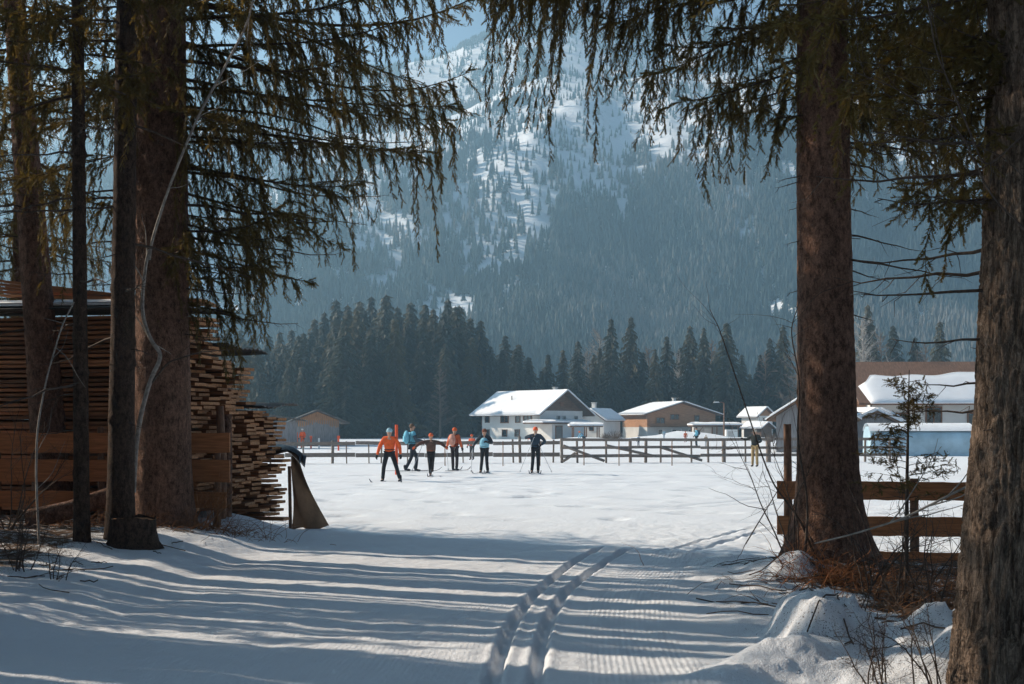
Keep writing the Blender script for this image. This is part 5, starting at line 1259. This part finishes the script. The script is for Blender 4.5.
# stickers: the thin cross battens that keep the layers apart
for si, (v0, ht, L, nc, lbl) in enumerate(sections):
    nl = int(ht / pitch); b = MB()
    for k in range(nl):
        for uu in (.35, L * .5, L - .5):
            x, y = lum(uu, v0 + .53); z = max(.02, H(*lum(.4, v0 + .5)) - .02) + .16 + k * pitch + pitch / 2
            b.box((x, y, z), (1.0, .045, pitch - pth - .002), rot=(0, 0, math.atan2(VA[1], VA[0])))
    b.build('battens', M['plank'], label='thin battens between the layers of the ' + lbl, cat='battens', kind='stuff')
    # sheet laid over the top
    x, y = lum(L / 2 - .1, v0 + .5); z = max(.02, H(*lum(.4, v0 + .5))) + .16 + nl * pitch + .03
    b = MB(); nn = 40; V = []
    for e in (-1, 1):
        for i in range(nn + 1): V.append((e * (L / 2 + .10), -.68 + 1.36 * i / nn, .012 * math.sin(i * 1.57) + .05 + .02 * math.sin(e * 2 + i * .2)))
    m_ = nn + 1; V2 = [(a_, b_, c_ - .012) for a_, b_, c_ in V]
    b.add(V + V2, [(i, i + 1, m_ + i + 1, m_ + i) for i in range(nn)] + [(2 * m_ + i, 3 * m_ + i, 3 * m_ + i + 1, 2 * m_ + i + 1) for i in range(nn)] + [(i, 2 * m_ + i, 2 * m_ + i + 1, i + 1) for i in range(nn)] + [(m_ + i, m_ + i + 1, 3 * m_ + i + 1, 3 * m_ + i) for i in range(nn)])
    root = b.build('cover_sheet', M['sheet'], label='corrugated grey sheet covering the ' + lbl, cat='cover sheet', kind='thing', group='sheets on the lumber stacks')
    root.location = (x, y, z); root.rotation_euler = (R((2.5, -2, 3)[si]), R((.8, -1.5, 1)[si]), LROT + math.pi)
    # snow and old boards on the sheet
    if si == 0:
        b = MB(); slab_snow(b, [(-L / 2 + .3, -.55, .09), (L / 2 - .9, -.55, .09), (L / 2 - .9, .5, .09), (-L / 2 + .3, .5, .09)], .10, seed=3, edge=.2); b.build('snow_patch', M['roofsnow'], root)
    # bearer beams on the ground
    for uu in (.5, L / 2, L - .6):
        x, y = lum(uu, v0 + .53); b = MB(); b.box((0, 0, 0), (1.08, .14, .14)); o = b.build('bearer_beam', M['post_wood'], label='squared bearer beam under the ' + lbl, cat='beam', kind='thing', group='bearer beams under the ' + lbl)
        o.location = (x, y, max(.02, H(*lum(.4, v0 + .5)) - .02) + .055); o.rotation_euler = (0, 0, math.atan2(VA[1], VA[0]))
# loose boards sticking out on top of the tallest stack
for k in range(5):
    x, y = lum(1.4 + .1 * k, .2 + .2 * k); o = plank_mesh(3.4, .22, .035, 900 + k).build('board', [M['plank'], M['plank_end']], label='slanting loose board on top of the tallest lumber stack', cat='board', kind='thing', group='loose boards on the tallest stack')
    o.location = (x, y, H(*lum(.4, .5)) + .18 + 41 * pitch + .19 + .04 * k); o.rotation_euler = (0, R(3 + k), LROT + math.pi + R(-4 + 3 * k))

# tarp and black plastic hanging off the far end
tx_, ty_ = lum(-.05, 3.5)
b = MB(); n = 14; V = []
for j in range(n + 1):
    for i in range(n + 1):
        a, c = i / n, j / n
        wdt = .12 + .40 * (1 - c) ** 1.3
        V.append((tx_ + a * wdt + .035 * math.sin(a * 9 + c * 3) * (1 - c), ty_ + .55 * a * (1 - c) + .06 * math.sin(a * 7 + c * 5), .02 + c * 1.22 + .03 * math.sin(a * 8)))
V2 = [(x + .004, y + .012, z) for x, y, z in V]; m_ = n + 1
fs = [(j * m_ + i, j * m_ + i + 1, (j + 1) * m_ + i + 1, (j + 1) * m_ + i) for j in range(n) for i in range(n)]
b.add(V, fs, 0, True); b.add(V2, [f[::-1] for f in fs], 0, True)
b.build('tarpaulin', M['tarp'], label='brown tarpaulin hanging to the snow at the end of the lumber', cat='tarpaulin')
b = MB(); V = []
for j in range(n + 1):
    for i in range(n + 1):
        a, c = i / n, j / n
        V.append((tx_ - .75 + a * .95, ty_ - .45 + c * .8, 1.30 + .05 * math.sin(a * 8 + c * 4) + .035 * math.sin(c * 13 + a * 3) + .08 * a * (1 - a) * 4 - .16 * max(0, a - .8) * 5 * (.5 + .5 * math.sin(c * 11))))
b.add(V, fs, 0, True); b.add([(x, y, z - .012) for x, y, z in V], [f[::-1] for f in fs], 0, True)
b.build('plastic_sheet', M['black_plastic'], label='crumpled black plastic sheet on the lowest lumber beside the tarpaulin', cat='plastic sheet')
ends = MB(); ends.tube([(tx_ + .02, ty_ - .2, .0), (tx_ + .0, ty_ - .2, 1.1)], .03, 6); ends.build('stake', M['post_wood'], label='dark stake holding the lumber end beside the tarpaulin', cat='stake')
for k in range(2):
    x, y = lum(-.18 + .02 * k, 1.05 + .2 * k); g0 = H(x, y); b = MB(); b.tube([(0, 0, -.2), (.015, .0, .8), (-.02 + .04 * k, 0, 1.62 - .1 * k)], [.075, .07, .055], 8)
    o = b.build('split_post', M['post_wood'] if k == 0 else M['bark_red'], label=('pale split post standing against the lumber' if k == 0 else 'dark bark-covered post beside the pale split post'), cat='post'); o.location = (x - .05, y - .25, g0)

# ------------------------------------------------------------------ plank fences left and right
def plank_fence(name, A, B, boards, posts, label, mat):
    root = empty(name, (A[0], A[1], 0), 0, label, 'fence'); d = Vector((B[0] - A[0], B[1] - A[1], 0)); L = d.length; ang = math.atan2(d.y, d.x); rr = np.random.default_rng(int(L * 100))
    for z, h, s0, s1 in boards:
        n = 24; b = MB(); V = []
        for i in range(n + 1):
            t = s0 + (s1 - s0) * i / n; e0, e1 = rr.uniform(-.006, .006, 2); bw = .01 * math.sin(t * 2)
            V += [(t, -.022 + bw, z - h / 2 + e0), (t, .022 + bw, z - h / 2 + e0), (t, .022 + bw, z + h / 2 + e1), (t, -.022 + bw, z + h / 2 + e1)]
        b.add(V, [(i * 4 + a, i * 4 + (a + 1) % 4, i * 4 + 4 + (a + 1) % 4, i * 4 + 4 + a) for i in range(n) for a in range(4)] + [(3, 2, 1, 0), (n * 4, n * 4 + 1, n * 4 + 2, n * 4 + 3)])
        o = b.build('board', mat, root); o.rotation_euler = (0, 0, ang)
    for s, z0, z1, w in posts:
        b = MB(); b.tube([(0, 0, z0), (.01, 0, (z0 + z1) / 2), (.0, 0, z1)], [w, w * .95, w * .85], 8); o = b.build('post', M['post_wood'], root)
        o.location = (math.cos(ang) * s - math.sin(ang) * (.03 + w), math.sin(ang) * s + math.cos(ang) * (.03 + w), 0)
    return root
def zz(py, Y): return EYE - (py - HOR) / F * Y
Yf = 14.6
plank_fence('plank_fence', ((777 - 512) / F * Yf, Yf), ((1015 - 512) / F * 14.2, 14.2), [(zz(490, Yf), .22, 0, 3.1), (zz(525, Yf), .23, 0, 3.1), (zz(559, Yf), .22, .4, 3.1), (zz(596, Yf), .2, .4, 3.1)], [(.13, -.2, zz(424, Yf), .055), (1.62, -.4, zz(478, Yf), .06), (2.9, -.4, zz(478, Yf), .06)],
            'brown plank fence of wide horizontal boards between the two right spruces', M['rail_wood'])
Yl = 16.3
plank_fence('plank_fence', ((-60 - 512) / F * Yl, Yl + .35), ((229 - 512) / F * Yl, Yl), [(zz(443, Yl), .27, 0, 3.95), (zz(471, Yl), .30, 0, 3.95), (zz(500, Yl), .22, 0, 3.9)], [(.6, .0, 1.7, .06), (2.1, .2, 1.75, .05), (3.75, .2, 1.6, .05)],
            'orange brown plank fence in front of the lumber behind the left trunks', M['rail_wood'])

# ------------------------------------------------------------------ stump, fallen log
st = empty('tree_stump', (W(133, 557, 13.2).x, 13.2, H(W(133, 557, 13.2).x, 13.2) - .03), 0, 'dark cut stump with ragged top right of the straight dark trunk', 'stump')
b = MB(); a = np.arange(28) * 2 * math.pi / 28; rg = []
for z, q_ in ((0, 1.25), (.08, 1.05), (.2, .95), (.3, .92)):
    for t in a: rr_ = .20 * q_ * (1 + .16 * float(fbm(math.cos(t) * 2, math.sin(t) * 2, z * 3))); rg.append((rr_ * math.cos(t) * 1.25, rr_ * math.sin(t), z + (.07 * float(vn(math.cos(t) * 3 + 5, math.sin(t) * 3)) if z > .25 else 0)))
b.add(rg, [(j * 28 + i, j * 28 + (i + 1) % 28, (j + 1) * 28 + (i + 1) % 28, (j + 1) * 28 + i) for j in range(3) for i in range(28)], 0, True); b.build('side', M['bark_dark'], st)
b = MB(); b.add([(x * .99, y * .99, .30 + .04 * float(vn(x * 20, y * 20))) for x, y, z in rg[-28:]], [tuple(range(28))]); b.build('cut_face', M['plank_end'], st)
lg = MB(); lp = [W(25, 522, 15.2), W(70, 510, 15.4), W(120, 492, 15.9), W(160, 478, 16.2)]
for q_ in lp: q_.z = max(q_.z, H(q_.x, q_.y) + .08)
lg.tube(lp, [.13, .12, .11, .08], 12); lg.build('fallen_log', M['bark_red'], label='fallen log lying against the foot of the leaning spruce', cat='log')

# ------------------------------------------------------------------ bare stems, brambles, bracken
def wander(p, d, L, n, wob, r, grav=0.0):
    P = [np.array(p, float)]; d = np.array(d, float); d /= np.linalg.norm(d)
    for i in range(n):
        d = d + r.standard_normal(3) * wob + np.array([0, 0, -grav]); d /= np.linalg.norm(d); P.append(P[-1] + d * L / n)
    return np.array(P)
def bare_shrub(name, loc, stems, hgt, mat, label, group, seed, lean=(0, 0), r0=.010, twigs=9):
    r = np.random.default_rng(seed); root = empty(name, loc, 0, label, 'shrub', group)
    for k in range(stems):
        b = MB(); P = wander((r.uniform(-.08, .08), r.uniform(-.08, .08), -.05), (r.uniform(-.5, .5) + lean[0], r.uniform(-.3, .3) + lean[1], 1.1), hgt * r.uniform(.6, 1.1), 12, .10, r, .01)
        b.tube(P, r0 * (1 - .8 * np.linspace(0, 1, 13)), 5)
        for t in range(twigs):
            i = r.integers(3, 12); Q = wander(P[i], P[min(i + 1, 12)] - P[i] + r.standard_normal(3) * hgt * .06, hgt * r.uniform(.12, .4), 6, .16, r)
            b.tube(Q, r0 * .35 * (1 - .8 * np.linspace(0, 1, 7)), 3, cap=False)
            for t2 in range(3): Q2 = wander(Q[r.integers(1, 6)], r.standard_normal(3) + (0, 0, .5), hgt * .08, 3, .2, r); b.tube(Q2, [.0014, .0012, .001, .0006], 3, cap=False)
        b.build('stem', mat, root)
    return root
def gl(px, py, Y): p = W(px, py, Y); return (p.x, p.y, H(p.x, p.y))
GB = 'leafless shrubs around the two right spruces'
bare_shrub('shrub', gl(792, 560, 11.9), 5, 1.9, M['twig'], 'tall leafless shrub with long dark stems left of the red brown spruce', GB, 1, (-.25, 0), .010, 7)
bare_shrub('shrub', gl(868, 600, 10.6), 6, 1.0, M['twig'], 'leafless shrub before the fence right of the red brown spruce', GB, 2, (.1, 0), .009)
bare_shrub('shrub', gl(905, 600, 10.2), 7, 1.3, M['twig'], 'dense leafless shrub midway between the two right spruces', GB, 3, (.1, 0), .009)
bare_shrub('shrub', gl(940, 610, 9.6), 6, 1.1, M['twig'], 'leafless shrub close left of the thick ridged trunk', GB, 4, (0, 0), .009)
bare_shrub('shrub', gl(880, 684, 6.9), 7, .55, M['twig'], 'low dark twiggy shrub growing through the snow lumps', GB, 5, (-.1, 0), .006, 12)
bare_shrub('shrub', gl(930, 684, 6.8), 6, .6, M['twig'], 'low dark twiggy shrub at the foot of the thick ridged trunk', GB, 6, (-.2, 0), .006, 12)
bare_shrub('shrub', gl(845, 640, 8.6), 3, .6, M['twig'], 'sparse low shrub behind the big snow lump', GB, 7, (.4, 0), .006)
GL_ = 'leafless shrubs among the left trunks'
bare_shrub('shrub', gl(20, 585, 11.4), 9, .75, M['twig'], 'dark tangled shrub at the lower left edge', GL_, 8, (.1, 0), .007, 12)
bare_shrub('shrub', gl(60, 590, 11.0), 5, .45, M['twig'], 'small dark shrub right of the tangled one at the lower left', GL_, 9, (.1, 0), .006, 10)
bare_shrub('shrub', gl(5, 545, 14.0), 6, 1.8, M['twig'], 'tall leafless shrub at the left edge before the leaning spruce', GL_, 10, (.2, 0), .01, 8)
bare_shrub('shrub', gl(215, 522, 15.9), 6, .9, M['bracken'], 'reddish leafless shrub before the lumber stacks', GL_, 12, (.2, 0), .007, 9)
bare_shrub('shrub', gl(195, 524, 15.4), 5, 1.1, M['bracken'], 'reddish leafless shrub right of the broad brown spruce', GL_, 13, (.3, 0), .007, 7)
# hand traced bare stems that are readable in the picture
def stem(pts, Ys, rad, mat, label, cat='sapling', name='bare_sapling', twigs=10, seed=0, root=None):
    r = np.random.default_rng(seed); P = [W(px, py, Y) for (px, py), Y in zip(pts, Ys)]
    A = np.array([tuple(q_) for q_ in P]); t = np.linspace(0, 1, len(A)); tt = np.linspace(0, 1, 40)
    C_ = np.stack([np.interp(tt, t, A[:, i]) for i in range(3)], 1); k = np.ones(5) / 5
    C_ = np.stack([np.convolve(np.pad(C_[:, i], 2, mode='edge'), k, 'valid') for i in range(3)], 1)
    b = MB(); b.tube(C_, np.interp(tt, [0, 1], rad), 7)
    for _ in range(twigs):
        i = r.integers(5, 39); d = (C_[min(i + 1, 39)] - C_[i - 1]); d = d / np.linalg.norm(d) + r.standard_normal(3) * .7
        Q = wander(C_[i], d, r.uniform(.2, .8), 7, .12, r); b.tube(Q, rad[1] * .6 * (1 - .8 * np.linspace(0, 1, 8)) + .0008, 3, cap=False)
    if root is None: root = empty(name, tuple(C_[0]), 0, label, cat)
    o = b.build('stem', mat, root); o.location = -Vector(root.location); return root
rt_ = stem([(133, 500), (137, 430), (150, 380), (163, 355), (150, 340), (141, 310), (146, 262), (150, 248)], [13.9] * 8, (.030, .018), M['pale_twig'], 'pale silvery bare sapling winding up before the broad brown spruce', seed=1, twigs=5)
stem([(149, 262), (152, 240), (168, 190), (196, 120), (222, 72), (250, 20), (256, -30)], [13.9] * 7, (.018, .011), M['pale_twig'], '', seed=2, twigs=7, root=rt_)
stem([(150, 385), (168, 362), (200, 352), (226, 350)], [13.9] * 4, (.012, .005), M['twig'], '', seed=21, twigs=4, root=rt_)
stem([(40, 560), (36, 480), (37, 430), (46, 380), (62, 325), (75, 300)], [12.9] * 6, (.014, .007), M['pale_twig'], 'thin pale sapling arching before the leaning spruce', seed=3, twigs=5)
stem([(815, 556), (800, 520), (770, 480), (720, 330), (709, 308)], [11.9, 11.8, 11.7, 11.6, 11.6], (.013, .003), M['twig'], 'long dark bare stem slanting left over the field from the red brown spruce', seed=4, twigs=9)
stem([(805, 560), (808, 500), (797, 440), (800, 380), (790, 330), (800, 300)], [11.8] * 6, (.014, .004), M['twig'], 'upright dark bare stem just left of the red brown spruce', seed=5, twigs=9)
stem([(784, 480), (745, 545)], [11.9, 11.8], (.004, .007), M['twig'], 'short bare stem leaning by the fence post', seed=51, twigs=3)
stem([(812, 544), (850, 535), (900, 520), (950, 495), (1000, 470), (1040, 455)], [9.4, 9.2, 9, 8.8, 8.6, 8.5], (.006, .011), M['pale_twig'], 'long pale bare branch crossing before the plank fence', cat='branch', name='bare_branch', seed=6, twigs=9)
stem([(1040, 120), (985, 170), (965, 120), (935, 50), (925, -20)], [6.2] * 5, (.006, .004), M['twig'], 'grey bare branch hanging beside the thick ridged trunk at upper right', cat='branch', name='bare_branch', seed=7, twigs=8)
stem([(1035, 240), (990, 195), (960, 130), (900, 90), (850, 70)], [6.1] * 5, (.006, .002), M['twig'], 'second grey bare branch slanting up left from the thick ridged trunk', cat='branch', name='bare_branch', seed=8, twigs=10)

def clump(acc, n, cx, cy, rx, ry, hmin, hmax, r, rad=.003, spread=1.0, flat=0.0):
    for _ in range(n):
        x, y = cx + r.normal() * rx, cy + r.normal() * ry; h = r.uniform(hmin, hmax); d = np.array([r.normal() * spread, r.normal() * spread, 1 - flat + .15])
        P = wander((x, y, H(x, y) - .02), d, h * 1.4, 5, .22, r, .18); acc.tube(P, rad * np.array([1, .9, .75, .6, .4, .2]) * r.uniform(.6, 1.3), 3, cap=False)
r = np.random.default_rng(77)
b = MB(); clump(b, 520, 3.45, 10.6, .55, .8, .10, .42, r, .0035, 1.0, .3); clump(b, 300, 4.3, 10.2, .5, .8, .12, .5, r, .0035, 1.0, .2); clump(b, 160, 3.3, 9.6, .5, .3, .08, .2, r, .004, 1.5, .6)
b.build('dry_undergrowth', M['bracken'], label='tangle of dry brown stalks and brambles between the right spruces', cat='undergrowth', kind='stuff')
b = MB(); clump(b, 420, 2.95, 11.35, .22, .2, .12, .34, r, .004, .9, .4); b.build('dry_grass_tuft', simple('orange_dry_grass', (.38, .15, .06), .9, .4, 15), label='rusty orange tuft of dry grass at the foot of the red brown spruce', cat='grass tuft', kind='stuff')
b = MB(); clump(b, 380, -4.0, 15.6, .5, .3, .12, .5, r, .0035, .9, .2); clump(b, 260, -5.3, 15.4, .7, .4, .1, .4, r, .0035, .9, .3); clump(b, 150, -5.6, 13.6, .7, .6, .05, .25, r, .003, 1.3, .5)
b.build('dry_undergrowth', M['bracken'], label='dry reddish stalks at the feet of the left trunks and lumber', cat='undergrowth', kind='stuff')
# twigs dropped on the snow and on the bank
b = MB()
for _ in range(240):
    if r.random() < .5: x, y = r.uniform(2.0, 4.6), r.uniform(7.5, 13)
    else: x, y = r.uniform(-7.5, -3.6), r.uniform(10.5, 16)
    P = wander((x, y, H(x, y) + .012), (r.normal(), r.normal(), .05), r.uniform(.1, .7), 4, .15, r); P[:, 2] = [H(a_, c_) + .012 + .02 * r.random() for a_, c_, _z in P]; b.tube(P, r.uniform(.002, .007), 4)
b.build('fallen_twigs', M['twig'], label='fallen twigs scattered under the trees', cat='twigs', kind='stuff')

# young spruce before the plank fence
ys_ = gl(906, 590, 11.2); root = empty('young_spruce', ys_, 0, 'thin young spruce with sparse needles before the right plank fence', 'tree')
b = MB(); hh = 1.95; b.tube([(0, 0, -.1), (.01, 0, hh * .5), (.03, 0, hh)], [.024, .016, .004], 7); b.build('trunk', M['twig'], root)
cr = Crown(55); cr.ts = .55; rr = np.random.default_rng(55)
for k in range(34):
    z = .75 + 1.15 * k / 34; cr.limb((.01, 0, z), rr.uniform(0, 6.28), .12 + .52 * (1 - (z / hh) ** 2.2) * rr.uniform(.7, 1.1), rise=.35, sag=.3, tip=.1, hang=.06, lat=.26, den=.3, r0=.004)
cr.build('crown', [M['limb'], M['needle']], root)
